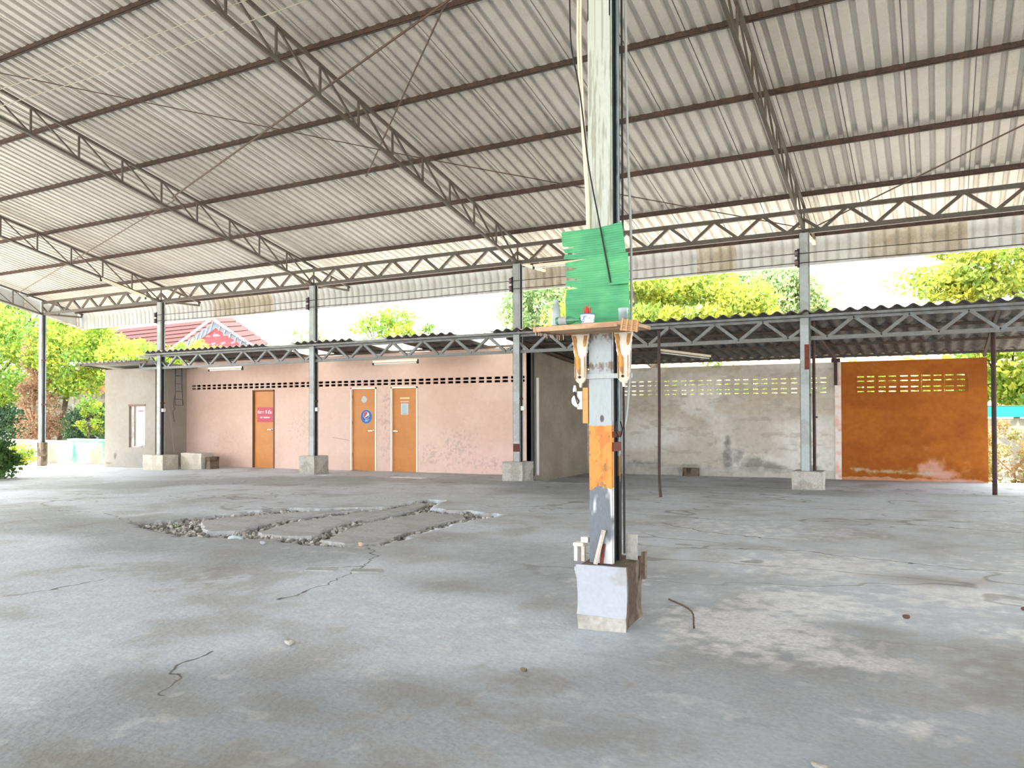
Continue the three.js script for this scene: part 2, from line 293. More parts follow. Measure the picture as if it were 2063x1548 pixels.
const pinkPaint = (u, y) => {
  let c = mix3([207, 180, 166], [200, 171, 155], sst(0.4, 0.65, fbm(u * 0.7, y * 0.9, 4)));
  c = mix3(c, [212, 178, 172], 0.5 * spots([[-9.4, 0.25, 0.8, 0.3], [-8.6, 0.2, 0.6, 0.3], [-10.1, 0.12, 0.4, 0.2], [-18.6, -0.05, 0.5, 0.15]], u, y, 4));
  c = mix3(c, [150, 134, 130], 0.42 * spots([[-9.7, 0.5, 0.5, 0.5], [-9.0, 0.12, 0.8, 0.15], [-11.8, 0.9, 0.2, 0.8], [-11.75, 1.6, 0.2, 0.3], [-18.7, -0.1, 0.5, 0.12], [-8.3, 0.05, 0.4, 0.15], [-10.4, 0.3, 0.3, 0.3], [-14.5, 0.9, 0.6, 0.5, 0.5], [-17.2, 0.5, 0.7, 0.4, 0.4]], u, y, 16) * sst(0.4, 0.62, fbm(u * 22, y * 22, 3)));
  const g = (fbm(u * 12, y * 12, 3) - 0.5) * 10; c = c.map((x) => clamp8(x + g));
  const d = Math.abs(y - (0.62 - (u + 13.1) * 0.12)); if (u > -13.5 && u < -12.95 && d < 0.006) c = [150, 128, 122];
  return c;
};
function ventBlock(pitch, h, sw, sh, rows, x1, x2, depth = 0.1) {   // pierced ventilation block with two slots in each row
  const holes = []; for (const y of rows) for (const x of [x1, x2]) holes.push(rectHole(x, x + sw, y, y + sh));
  return shapeG([[0, 0], [pitch - 0.004, 0], [pitch - 0.004, h], [0, h]], depth, holes);
}
const WT = 0.12;
{ // pink wall with its strip of ventilation blocks and three door openings
  const v = 15.07, w = structure('wall_pink', 'long pink rendered wall with orange doors', 'wall');
  const mat = wallMat(-19.2, -7.7, -0.4, 2.9, pinkPaint, 1536, 448);
  const doors = [[-16.301, -15.556], [-12.864, -12.126], [-11.609, -10.888]];
  const outline = [[-19.11, -0.4]]; for (const [a, b] of doors) outline.push([a - 0.035, -0.4], [a - 0.035, 1.915], [b + 0.035, 1.915], [b + 0.035, -0.4]);
  outline.push([-7.81, -0.4], [-7.81, 2.74], [-19.11, 2.74]);
  part(w, 'wall_panel', shapeG(outline, WT, [rectHole(-18.79, -7.928, 1.953, 2.108)]).translate(0, 0, -v - WT), mat);
  const vb = worldUV(ventBlock(0.4178, 0.155, 0.146, 0.054, [0.012, 0.09], 0.02, 0.222, 0.03));
  for (let k = 0; k < 26; k++) {
    const g = vb.clone(), u = -18.79 + k * 0.4178; g.translate(u, 1.953, -v - 0.035);
    const m = part(w, 'vent_block', g, mat); m.name = 'vent_block';
  }
  // the closed rooms behind it
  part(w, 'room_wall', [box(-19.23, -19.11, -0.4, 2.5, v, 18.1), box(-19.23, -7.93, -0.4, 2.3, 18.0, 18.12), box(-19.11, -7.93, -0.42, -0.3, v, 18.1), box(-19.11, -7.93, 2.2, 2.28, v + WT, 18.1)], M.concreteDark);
}
{ // grey return wall at the end of the pink rooms
  const w = structure('wall_side', 'bare grey cement end wall beside the pink wall', 'wall');
  const mat = wallMat(-18.3, -15, -0.4, 2.9, (s, y) => { const k = (fbm(s * 2, y * 2, 4) - 0.5) * 34 + (fbm(s * 16, y * 16, 3) - 0.5) * 14; return [146 + k, 138 + k, 124 + k].map(clamp8); }, 512, 512);
  mat.map.repeat.set(1 / 3.3, 1 / 3.3); mat.map.offset.set(-15 / 3.3, 0.4 / 3.3);
  const g = shapeG([[15.07, -0.4], [18.2, -0.4], [18.2, 2.47], [15.07, 2.77]], 0.12); g.rotateY(Math.PI / 2);   // (v, y) outline turned to face +u
  const q = g.attributes.position; g.translate(-7.93, 0, 0);
  part(w, 'wall_panel', g, mat);
}
{ // pipes in the corner of the pink wall
  solo('drain_pipe', 'black drain pipe standing at the end of the pink wall', 'pipe', rodG(P(-7.74, -0.08, 15.0), P(-7.74, 2.66, 15.0), 0.038, 10), M.black);
  solo('drain_pipe', 'white plastic pipe standing beside the black drain pipe', 'pipe', rodG(P(-7.7, -0.08, 15.16), P(-7.7, 2.05, 15.16), 0.03, 10), M.white);
}
const vG = 18.15;
const greyPaint = (u, y) => {
  let c = mix3([190, 184, 171], [212, 209, 200], sst(0.38, 0.62, fbm(u * 0.8, y * 1.2, 4)));
  c = mix3(c, [176, 160, 130], 0.45 * sst(0.5, 0.68, fbm(u * 1.6 + 7, y * 3, 4)) * sst(1.2, 2.2, y + fbm(u, y, 2)));
  c = mix3(c, [92, 92, 86], 0.6 * spots([[-3.75, 0.1, 0.3, 0.25], [-3.3, 0.02, 0.35, 0.15], [-4.1, 0.3, 0.2, 0.2], [-6.3, 0.0, 0.7, 0.12], [-5.2, -0.05, 0.6, 0.1], [-2.5, 0.05, 0.3, 0.12], [-4.3, 0.2, 0.15, 0.5]], u, y, 7));
  if (y < 0.02 + (fbm(u * 3, 4, 3) - 0.5) * 0.06) c = mix3(c, [178, 176, 170], 0.6);
  c = mix3(c, [156, 148, 132], 0.4 * sst(0.58, 0.72, fbm(u * 3.2 + 30, y * 9, 5)));
  const g = (fbm(u * 14, y * 14, 3) - 0.5) * 22; return c.map((x) => clamp8(x + g));
};
const orangePaint = (u, y) => {
  let c = mix3([164, 92, 12], [150, 80, 8], sst(0.4, 0.66, fbm(u * 1.2, y * 2, 4)));
  c = mix3(c, [160, 90, 22], 0.4 * sst(0.5, 0.75, fbm(u * 2.4 + 3, y * 6 + 2, 5)));
  c = mix3(c, [198, 150, 138], 0.9 * spots([[-0.1, 0.12, 0.3, 0.2], [0.05, 0.0, 0.35, 0.14], [0.4, -0.12, 0.4, 0.06]], u, y, 6));
  c = mix3(c, [176, 168, 150], 0.9 * spots([[-0.9, 0.02, 0.5, 0.05], [-0.5, 0.0, 0.4, 0.04], [-1.5, 0.05, 0.2, 0.04]], u, y, 9));
  if (y < -0.11 + (fbm(u * 5, 1, 3) - 0.5) * 0.08) c = mix3(c, [206, 160, 140], 0.7);
  const g = (fbm(u * 14, y * 14, 3) - 0.5) * 18; return c.map((x) => clamp8(x + g));
};
{ // grey wall
  const w = structure('wall_grey', 'pale cement wall with two rows of ventilation blocks', 'wall'), mat = wallMat(-8, -1.95, -0.4, 2.5, greyPaint, 1280, 640);
  part(w, 'wall_panel', shapeG([[-7.95, -0.4], [-1.965, -0.4], [-1.965, 2.365], [-7.95, 2.365]], WT, [rectHole(-7.09, -2.08, 1.69, 2.062)]).translate(0, 0, -vG - WT), mat);
  for (const [y, rows] of [[1.69, [0.012, 0.104]], [1.876, [0.045, 0.142]]]) { const b1 = worldUV(ventBlock(0.4175, 0.186, 0.134, 0.023, rows, 0.02, 0.217)); for (let k = 0; k < 12; k++) part(w, 'vent_block', b1.clone().translate(-7.09 + k * 0.4175, y, -vG - WT), mat); }
}
{ // orange wall
  const w = structure('wall_orange', 'orange painted wall with peeling base and ventilation blocks', 'wall'), mat = wallMat(-2, 0.9, -0.4, 2.5, orangePaint, 768, 768);
  part(w, 'wall_panel', shapeG([[-1.85, -0.4], [0.855, -0.4], [0.855, 2.365], [-1.85, 2.365]], WT, [rectHole(-1.56, 0.5245, 1.69, 2.062)]).translate(0, 0, -vG - WT), mat);
  for (const [y, rows] of [[1.69, [0.014, 0.106]], [1.876, [0.05, 0.145]]]) { const b1 = worldUV(ventBlock(0.4169, 0.186, 0.142, 0.027, rows, 0.02, 0.218)); for (let k = 0; k < 5; k++) part(w, 'vent_block', b1.clone().translate(-1.56 + k * 0.4169, y, -vG - WT), mat); }
  part(w, 'pilaster', box(-1.975, -1.85, -0.4, 2.37, vG - 0.03, vG + WT), grainMat([226, 214, 206], [214, 160, 140], { amount: 0.7, cells: 4, grain: 6, rough: 0.85 }));
}
{ // cream wall with its low recessed door
  const v = 14.05, w = structure('wall_cream', 'cream rendered wall with a low recessed door', 'wall');
  const mat = wallMat(-21.4, -18.9, -0.4, 2.7, (u, y) => {
    let c = mix3([142, 137, 127], [136, 130, 118], sst(0.4, 0.65, fbm(u * 0.9, y, 4)));
    c = mix3(c, [134, 131, 124], 0.8 * spots([[-19.8, 0.1, 0.5, 0.25], [-19.3, -0.1, 0.5, 0.15]], u, y, 4)); c = mix3(c, [84, 74, 64], 0.7 * spots([[-20.75, 0.08, 0.06, 0.1], [-21.1, -0.15, 0.2, 0.06]], u, y, 9));
    const g = (fbm(u * 12, y * 12, 3) - 0.5) * 10; return c.map((x) => clamp8(x + g));
  }, 512, 512);
  part(w, 'wall_panel', shapeG([[-21.24, -0.4], [-19.0, -0.4], [-19.0, 2.56], [-21.24, 2.56]], WT, [rectHole(-20.14, -19.44, 0.33, 1.52)]).translate(0, 0, -v - WT), mat);
  part(w, 'end_wall', [box(-19.12, -19.0, -0.4, 2.6, v + WT, 15.2), box(-21.24, -21.12, -0.4, 2.35, v + WT, 17.6), box(-21.24, -19.12, -0.4, 2.2, 17.5, 17.62)], grainMat([156, 150, 139], [149, 143, 131], { amount: 0.5, cells: 4, grain: 5, rough: 0.85 }));
  const d = structure('door_4', 'small white door in the niche of the cream wall', 'door');
  part(d, 'door_leaf', box(-20.0, -19.44, 0.33, 1.5, v + 0.1, v + 0.14), plain(0xb4b8b8, 0.5));
  part(d, 'niche_jamb', [box(-20.14, -20.0, 0.33, 1.5, v + 0.06, v + 0.16)], M.rawWood);
  part(d, 'lintel', box(-20.16, -19.42, 1.5, 1.545, v - 0.012, v + 0.1), M.frameDark);
  part(d, 'sill_rubble', [box(-19.95, -19.6, 0.33, 0.37, v + 0.02, v + 0.1), box(-19.6, -19.46, 0.33, 0.4, v + 0.03, v + 0.1)], M.concrete);
  part(d, 'red_notice', box(-19.86, -19.65, 1.34, 1.375, v + 0.095, v + 0.101), plain(0xd8505a, 0.6));
}

// ---------- doors and what is stuck on them ----------
function canvasTex(w, h, draw) { const c = document.createElement('canvas'); c.width = w; c.height = h; draw(c.getContext('2d'), w, h); const t = new THREE.CanvasTexture(c); t.colorSpace = THREE.SRGBColorSpace; return t; }
function stick(root, name, u0, u1, y0, y1, v, tex, circle = false) {   // a thin flat plate with its print on the front
  const w = u1 - u0, h = y1 - y0, g = circle ? new THREE.CylinderGeometry(0.5, 0.5, 1, 40).rotateX(Math.PI / 2).scale(w, h, 0.004) : new THREE.BoxGeometry(w, h, 0.004);
  const p = g.attributes.position, uv = new Float32Array(p.count * 2); for (let i = 0; i < p.count; i++) { uv[2 * i] = p.getX(i) / w + 0.5; uv[2 * i + 1] = p.getY(i) / h + 0.5; }
  g.setAttribute('uv', new THREE.BufferAttribute(uv, 2)); g.translate((u0 + u1) / 2, (y0 + y1) / 2, -v);
  return part(root, name, g, new THREE.MeshStandardMaterial({ map: tex, roughness: 0.5 }), true);
}
function makeDoor(name, label, u0, u1, frameMat, hinge) {
  const v = 15.07, y0 = floorY((u0 + u1) / 2), o = structure(name, label, 'door');
  part(o, 'door_leaf', box(u0 + 0.005, u1 - 0.005, y0, 1.875, v + 0.03, v + 0.07), M.door);
  part(o, 'door_frame', [box(u0 - 0.035, u0, y0, 1.915, v - 0.015, v + 0.1), box(u1, u1 + 0.035, y0, 1.915, v - 0.015, v + 0.1), box(u0 - 0.035, u1 + 0.035, 1.88, 1.915, v - 0.015, v + 0.1)], frameMat);
  const hs = hinge < 0 ? u1 - 0.07 : u0 + 0.07, dir = hinge < 0 ? -1 : 1;
  part(o, 'handle', [lathe([[0, 0], [0.026, 0], [0.026, 0.012], [0, 0.012]], new THREE.Vector3(0, 0, 0), 14).rotateX(Math.PI / 2).translate(hs, 0.85, -(v + 0.03)), rodG(P(hs, 0.85, v + 0.03), P(hs, 0.85, v - 0.03), 0.01, 8), bar(P(hs - dir * 0.01, 0.85, v - 0.03), P(hs + dir * 0.12, 0.846, v - 0.03), 0.016, 0.02)], M.chrome);
  for (const y of [0.2, 1.0, 1.65]) part(o, 'hinge', rodG(P(hinge < 0 ? u0 - 0.005 : u1 + 0.005, y, v + 0.022), P(hinge < 0 ? u0 - 0.005 : u1 + 0.005, y + 0.09, v + 0.022), 0.009, 8), M.frameDark);
  return o;
}
const d1 = makeDoor('door_1', 'orange door with a red sign board, leftmost of the orange doors', -16.301, -15.556, M.frameDark, -1);
const d2 = makeDoor('door_2', 'orange door with a round blue logo sticker', -12.864, -12.126, M.frameCream, -1);
const d3 = makeDoor('door_3', 'orange door with a paper notice, rightmost of the orange doors', -11.609, -10.888, M.frameCream, 1);
// lettering drawn stroke by stroke in a 0..1 box per glyph
const GL = {
  pho: [[[0.1, 0.35], [0.2, 0.25], [0.25, 0.38], [0.12, 0.4], [0.2, 0.9], [0.5, 0.45], [0.8, 0.9], [0.88, 0.2]]], han: [[[0.1, 0.1], [0.25, 0.0], [0.4, 0.12], [0.9, -0.1]]],
  cho: [[[0.2, 0.35], [0.3, 0.25], [0.42, 0.35], [0.3, 0.45], [0.3, 0.88], [0.75, 0.88], [0.75, 0.45], [0.6, 0.3], [0.9, 0.18]]], ro: [[[0.6, 0.9], [0.72, 0.78], [0.6, 0.7], [0.75, 0.45], [0.25, 0.42], [0.3, 0.25], [0.8, 0.25]]],
  aa: [[[0.2, 0.4], [0.4, 0.22], [0.7, 0.3], [0.72, 0.92]]], doh: [[[0.45, 0.6], [0.35, 0.7], [0.2, 0.9], [0.15, 0.45], [0.45, 0.22], [0.85, 0.4], [0.85, 0.92]]], ii: [[[0.1, 0.1], [0.3, -0.12], [0.85, 0.08], [0.1, 0.1]], [[0.85, 0.08], [0.88, -0.15]]],
  eh: [[[0.6, 0.2], [0.5, 0.85], [0.7, 0.9], [0.75, 0.78]]], oh: [[[0.3, 0.6], [0.15, 0.5], [0.2, 0.3], [0.6, 0.2], [0.85, 0.4], [0.85, 0.88], [0.2, 0.9], [0.2, 0.7]]], tai: [[[0.1, 0.05], [0.4, -0.1], [0.7, 0.05], [0.4, 0.1]], [[0.7, 0.0], [0.95, -0.2]]], no: [[[0.15, 0.25], [0.3, 0.22], [0.3, 0.9], [0.55, 0.72], [0.85, 0.9], [0.85, 0.22]]],
};
function writeGlyphs(c, list, x, y, w, h) { for (const [g, over] of list) { for (const n of [g, over]) if (n && GL[n]) for (const s of GL[n]) { c.beginPath(); s.forEach(([a, b], i) => (i ? c.lineTo : c.moveTo).call(c, x + a * w, y + b * h)); c.stroke(); } x += w * (g === 'eh' ? 0.75 : g === ' ' ? 0.6 : 1.02); } }
stick(d1, 'sign_board', -16.19, -15.585, 1.045, 1.447, 15.07 + 0.027, canvasTex(606, 402, (c, w, h) => {
  c.fillStyle = '#b0263e'; c.fillRect(0, 0, w, h); c.strokeStyle = '#d8ccce'; c.lineWidth = 12; c.lineJoin = c.lineCap = 'round';
  writeGlyphs(c, [['pho', 'han'], ['cho'], ['ro'], ['aa'], [' '], ['doh', 'ii'], ['eh'], ['oh', 'tai'], ['no']], 18, 92, 62, 84);
  c.fillStyle = '#d8ccce'; c.font = 'bold 62px sans-serif'; c.fillText('087-7088844', 104, 298, 490);
}));
stick(d2, 'logo_sticker', -12.615, -12.24, 1.012, 1.378, 15.07 + 0.027, canvasTex(512, 512, (c) => {
  c.fillStyle = '#9aa6aa'; c.fillRect(0, 0, 512, 512); c.fillStyle = '#12448c'; c.beginPath(); c.arc(256, 256, 240, 0, 7); c.fill();
  c.save(); c.beginPath(); c.arc(256, 205, 128, 0, 7); c.fillStyle = '#c2c4c8'; c.fill(); c.beginPath(); c.arc(256, 205, 116, 0, 7); c.clip();
  c.fillStyle = '#c2c4c8'; c.fillRect(100, 60, 320, 320);
  c.fillStyle = '#a81e2a'; c.beginPath(); c.moveTo(120, 60); c.lineTo(330, 60); c.bezierCurveTo(300, 190, 220, 220, 175, 300); c.lineTo(120, 300); c.fill();
  c.fillStyle = '#123a78'; c.beginPath(); c.moveTo(160, 300); c.bezierCurveTo(250, 270, 310, 250, 380, 190); c.lineTo(400, 340); c.lineTo(160, 340); c.fill(); c.restore();
  c.strokeStyle = '#7fb4d0'; c.lineWidth = 13; c.lineCap = 'round'; writeGlyphs(c, [['eh'], ['pho', 'tai'], ['cho', 'han'], ['ii']], 168, 366, 58, 62);
}), true);
part(d2, 'paper_sticker', [shapeG([[-12.585, 1.6], [-12.55, 1.55], [-12.48, 1.535], [-12.42, 1.57], [-12.4, 1.63], [-12.43, 1.68], [-12.49, 1.71], [-12.55, 1.69], [-12.57, 1.65]], 0.003).translate(0, 0, -15.1)], plain(0xb4bab6, 0.7));
stick(d3, 'paper_notice', -11.362, -11.141, 1.245, 1.516, 15.07 + 0.027, canvasTex(256, 320, (c) => {
  c.fillStyle = '#b4bdbe'; c.fillRect(0, 0, 256, 320); c.fillStyle = '#a2b4b8'; c.fillRect(36, 16, 186, 270); c.strokeStyle = '#6f8690'; c.lineWidth = 5;
  for (let i = 0; i < 7; i++) { c.beginPath(); c.moveTo(56, 50 + i * 34); c.lineTo(120 + ((i * 53) % 80), 48 + i * 34); c.stroke(); }
  c.fillStyle = '#6d7478'; c.fillRect(40, 288, 176, 10);
}));
stick(d3, 'yellow_notice', -11.391, -11.112, 1.62, 1.662, 15.07 + 0.027, canvasTex(256, 40, (c) => { c.fillStyle = '#d8be80'; c.fillRect(0, 0, 256, 40); c.strokeStyle = '#d89a4c'; c.lineWidth = 5; for (let i = 0; i < 12; i++) { c.beginPath(); c.moveTo(12 + i * 20, 12); c.lineTo(22 + i * 20, 28); c.stroke(); } }));
stick(d3, 'pink_notice', -11.38, -11.13, 1.545, 1.575, 15.07 + 0.027, canvasTex(256, 32, (c) => { c.fillStyle = '#dfb39c'; c.fillRect(0, 0, 256, 32); c.fillStyle = '#9c7f80'; c.fillRect(10, 4, 220, 9); }));

// =====================================================================
// MAIN ROOF
// =====================================================================
const RIDGE = 4.43, EAVE = 15.2, SW = 0.777, U_LEFT = -24.42, U_RIGHT = 27.2;  // roof extended unseen to the right to dim the ceiling
const ribs = [];   // cross-section of one sheet: four trapezoid ribs
for (let k = 0; k < 4; k++) { const a = k * SW / 4; ribs.push([a, 0], [a + 0.05, 0], [a + 0.072, 0.048], [a + 0.118, 0.048], [a + 0.14, 0]); }
ribs.push([SW - 0.014, 0], [SW - 0.014, 0.03], [SW, 0.03], [SW, 0]);
{
  const roof = structure('roof', 'pale ribbed metal sheet roof over the open shed', 'roof');
  const slope = (v) => (v >= RIDGE ? roofY(v) : roofY(2 * RIDGE - v));
  const build = (va, vb) => { const n = ribs.length - 1; return worldUV(gridG(n, 1, (i, j) => { const v = j ? vb : va, [x, h] = ribs[i]; return P(x, slope(v) + h, v); }).toNonIndexed()); };
  const front = build(RIDGE - 0.02, EAVE), back = build(2 * RIDGE - EAVE, RIDGE + 0.02);
  front.computeVertexNormals(); back.computeVertexNormals();
  const ns = Math.floor((U_RIGHT - U_LEFT) / SW);
  for (let k = 0; k < ns; k++) for (const g of [front, back]) {
    const m = shadowed(new THREE.Mesh(g, fbm(k * 1.7, 3, 2) > 0.55 ? M.sheetWorn : M.sheet)); m.name = 'roof_sheet'; m.position.x = U_LEFT + k * SW; roof.add(m);
  }
}
{ // rounded eave flashing: one curved panel for each sheet
  const fas = structure('eave_fascia', 'curved grey metal eave panels hanging below the roof edge', 'fascia');
  const path = [], a0 = Math.atan(SLOPE), r = 0.3, vs = 15.1, ys = roofY(15.1) + 0.02;
  path.push([14.98, roofY(14.98) + 0.02, 0]);
  const cv = vs - r * Math.sin(a0), cyy = ys - r * Math.cos(a0);
  for (let k = 0; k <= 8; k++) { const t = mix(Math.PI / 2 - a0, 0, k / 8); path.push([cv + r * Math.cos(t), cyy + r * Math.sin(t), t]); }
  path.push([cv + r + 0.01, 4.03, 0]);
  const prof = []; for (let k = 0; k < 4; k++) { const a = k * SW / 4; prof.push([a, 0], [a + 0.06, 0], [a + 0.08, 0.03], [a + 0.115, 0.03], [a + 0.135, 0]); } prof.push([SW + 0.012, -0.006]);
  const g = worldUV(gridG(prof.length - 1, path.length - 1, (i, j) => { const [v, y] = path[j], n = j === 0 ? Math.PI / 2 - a0 : path[j][2], h = prof[i][1]; return P(prof[i][0], y + h * Math.sin(n), v + h * Math.cos(n)); }));
  const ns = Math.floor((U_RIGHT - U_LEFT) / SW), brown = new Set([21, 22, 26, 30, 31, 34, 35, 33, 8, 9, 10]);
  for (let k = 0; k < ns; k++) { const m = shadowed(new THREE.Mesh(g, brown.has(k) ? M.fasciaBrown : M.fascia)); m.name = 'curved_panel'; m.position.set(U_LEFT + k * SW, 0, 0); fas.add(m); }
  part(fas, 'edge_strip', box(U_LEFT, U_LEFT + ns * SW, 4.02, 4.04, cv + r, cv + r + 0.02), M.fascia);
}
{ // flat barge panels on the gable end
  const b = structure('gable_fascia', 'flat grey barge panels along the sloping gable end', 'fascia');
  const u = U_LEFT - 0.03;
  for (let v = RIDGE; v < 15.3; v += 1.2) {
    const v2 = Math.min(v + 1.19, 15.42), f = (x) => roofY(x) + 0.06;
    const g = shapeG([[v, f(v)], [v2, f(v2)], [v2, f(v2) - 0.56], [v, f(v) - 0.56]], 0.012); g.rotateY(Math.PI / 2); g.translate(u - 0.012, 0, 0);
    part(b, 'barge_panel', g, M.fascia);
  }
  for (let v = 5.4; v < 15.4; v += 1.63) part(b, 'batten', bar(P(u + 0.03, roofY(v) + 0.02, v), P(u + 0.03, roofY(v) - 0.48, v), 0.03), M.whiteSteel);
  part(b, 'lower_rail', bar(P(u + 0.03, roofY(4.5) - 0.45, 4.5), P(u + 0.03, roofY(15.4) - 0.45, 15.4), 0.03), M.whiteSteel);
}
// purlins
const purlinV = [15.086, 13.566, 12.166, 10.726, 9.273, 7.847, 6.398, 4.96];
const ordinal = ['first', 'second', 'third', 'fourth', 'fifth', 'sixth', 'seventh', 'eighth'];
purlinV.forEach((v, k) => {
  const y = purlinY(v) + 0.022, a = -24.38, b = 27.1, t = 0.004, h = 0.078;
  const g = [box(a, b, y, y + h, v, v + t), box(a, b, y, y + t, v, v + 0.045), box(a, b, y + h - t, y + h, v, v + 0.045), box(a, b, y, y + 0.018, v + 0.041, v + 0.045)];
  const o = thing('roof_purlin', `rust-brown steel purlin under the roof sheets, ${ordinal[k]} up from the eave`, 'purlin', [(a + b) / 2, y, v], 'roof purlins');
  part(o, 'channel', g, k === 2 || k === 3 ? M.purlin : M.purlin);
});

// ---------- columns of paired channels ----------
function channelColumn(root, uc, v, w, d, y0, y1, mat, rearMat = mat, straps = []) {   // two lipped channels back to back with a gap
  const a = uc - w / 2, b = uc + w / 2, fl = d * 0.2, t = 0.006;
  part(root, 'channel', [box(a, b, y0, y1, v, v + t), box(a, a + t, y0, y1, v, v + fl), box(b - t, b, y0, y1, v, v + fl)], mat);
  part(root, 'channel', [box(a, b, y0, y1, v + d - t, v + d), box(a, a + t, y0, y1, v + d - fl, v + d), box(b - t, b, y0, y1, v + d - fl, v + d)], rearMat);
  part(root, 'shade_plate', [box(b - 0.03, b - 0.022, y0, y1, v + 0.008, v + d - 0.008), box(a + 0.022, a + 0.03, y0, y1, v + 0.008, v + d - 0.008)], M.hollowShade);  // near-black plates added inside the gap, shade of the hollow put into colour
  for (const [y, h] of straps) part(root, 'batten_plate', [box(b, b + 0.006, y, y + h, v + 0.01, v + d - 0.01), box(a - 0.006, a, y, y + h, v + 0.01, v + d - 0.01)], M.rust);
}
const colLabel = ['pale grey steel column in front of the grey vented wall', 'grey steel column at the right end of the pink wall', 'grey steel column between the red sign door and logo door', 'grey steel column in front of the cream wall', 'grey steel corner column at the far left before the trees'];
const footTop = [0.30, 0.30, 0.28, 0.17, -0.05];
for (let i = 0; i < 5; i++) {
  const u = col0 - BAY * i, y0 = footTop[i];
  const o = thing('steel_column', colLabel[i], 'column', [u, y0, V0], 'steel columns along the eave');
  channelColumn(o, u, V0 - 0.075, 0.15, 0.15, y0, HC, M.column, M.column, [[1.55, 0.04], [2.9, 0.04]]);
  if (i === 0) part(o, 'rust_patch', box(u + 0.0, u + 0.075, 2.0, 2.42, V0 - 0.079, V0 - 0.076), M.rust);
  if (i === 1) part(o, 'rust_patch', box(u - 0.075, u + 0.075, 0.5, 0.66, V0 - 0.079, V0 - 0.076), M.rust);
  if (i === 4) part(o, 'stub_base', box(u - 0.09, u + 0.13, -0.36, 0.42, V0 - 0.1, V0 + 0.1, 0.01), M.concreteDark);
}
// column footings
const rough = (g, amp, s = 9) => { g = g.index ? g.toNonIndexed() : g; const p = g.attributes.position; for (let i = 0; i < p.count; i++) { const x = p.getX(i), y = p.getY(i), z = p.getZ(i); p.setXYZ(i, x + (fbm(y * s, z * s + 7, 2) - 0.5) * amp, y + (fbm(x * s, z * s, 2) - 0.5) * amp * 0.6, z + (fbm(x * s + 3, y * s, 2) - 0.5) * amp); } g.computeVertexNormals(); return g; };
const blockG = (u0, u1, y0, y1, v0, v1, n = 4) => rough(new THREE.BoxGeometry(u1 - u0, y1 - y0, v1 - v0, n, n, n).translate((u0 + u1) / 2, (y0 + y1) / 2, -(v0 + v1) / 2), 0.025);
const footLabel = ['square concrete footing under the column before the grey wall', 'square concrete footing under the column ending the pink wall', 'square concrete footing under the column beside the logo door', 'long low concrete footing at the foot of the cream wall'];
[[-2.16, -1.69], [-7.7, -7.24], [-13.19, -12.72], [-18.88, -18.05]].forEach(([a, b], i) => { solo('concrete_footing', footLabel[i], 'footing', blockG(a, b, floorY(a) - 0.08, footTop[i], V0 - 0.24, V0 + 0.24), i === 3 ? M.concretePale : M.concrete, 'column footings'); });
solo('concrete_block', 'pale concrete block on the floor under the hanging ladder', 'block', blockG(-18.0, -17.2, -0.28, 0.22, 14.1, 14.5), M.concretePale);
solo('concrete_block', 'broken brick lump beside the pale block at the pink wall', 'block', blockG(-17.15, -16.98, -0.28, 0.12, 14.2, 14.5), M.concreteDark);
solo('concrete_block', 'grey block lying against the foot of the grey wall', 'block', blockG(-5.32, -4.95, -0.26, -0.03, vG - 0.14, vG - 0.01), M.concreteDark);

// ---------- rafter trusses ----------
const rafterLabel = ['sloping roof truss above the column before the grey wall', 'sloping roof truss rising from the column at the pink wall end', 'sloping roof truss rising from the column beside the logo door', 'sloping roof truss rising from the column at the cream wall', 'sloping roof truss at the left gable end'];
for (let i = -1; i < 5; i++) {
  const u = col0 - BAY * i, lift = 0.44;
  const yb = (v) => HC + 0.02 + SLOPE * (V0 - v), yt = (v) => yb(v) + lift - 0.005;
  const o = thing('rafter_truss', i < 0 ? 'sloping roof truss over the open right end of the shed' : rafterLabel[i], 'truss', [u, HC, V0], 'sloping roof trusses');
  part(o, 'bottom_chord', bar(P(u, yb(V0), V0), P(u, yb(RIDGE), RIDGE), 0.04, 0.045), M.truss);
  part(o, 'top_chord', bar(P(u, yt(15.1), 15.1), P(u, yt(RIDGE), RIDGE), 0.04, 0.045), M.truss);
  const vs = [13.82]; for (let v = 12.95; v > 4.5; v -= 0.812) vs.push(v);
  vs.forEach((v, k) => {
    part(o, 'web_post', bar(P(u, yb(v), v), P(u, yt(v), v), 0.028), M.truss);
    if (k) part(o, 'diagonal', bar(P(u, yt(v), v), P(u, yb(vs[k - 1]), vs[k - 1]), 0.025), M.truss);
  });
  // outrigger beyond the column carrying the eave
  part(o, 'outrigger', [bar(P(u, yb(V0) + 0.02, V0), P(u, yt(15.05) - 0.1, 15.05), 0.05), bar(P(u, yt(15.05), 15.05), P(u, yt(15.05) - 0.12, 15.05), 0.04), bar(P(u, yt(14.45), 14.45), P(u, yb(V0) + 0.06 * 0 + 0.03, 14.3), 0.03)], i === 1 || i === 0 ? M.whiteSteel : M.truss);
}
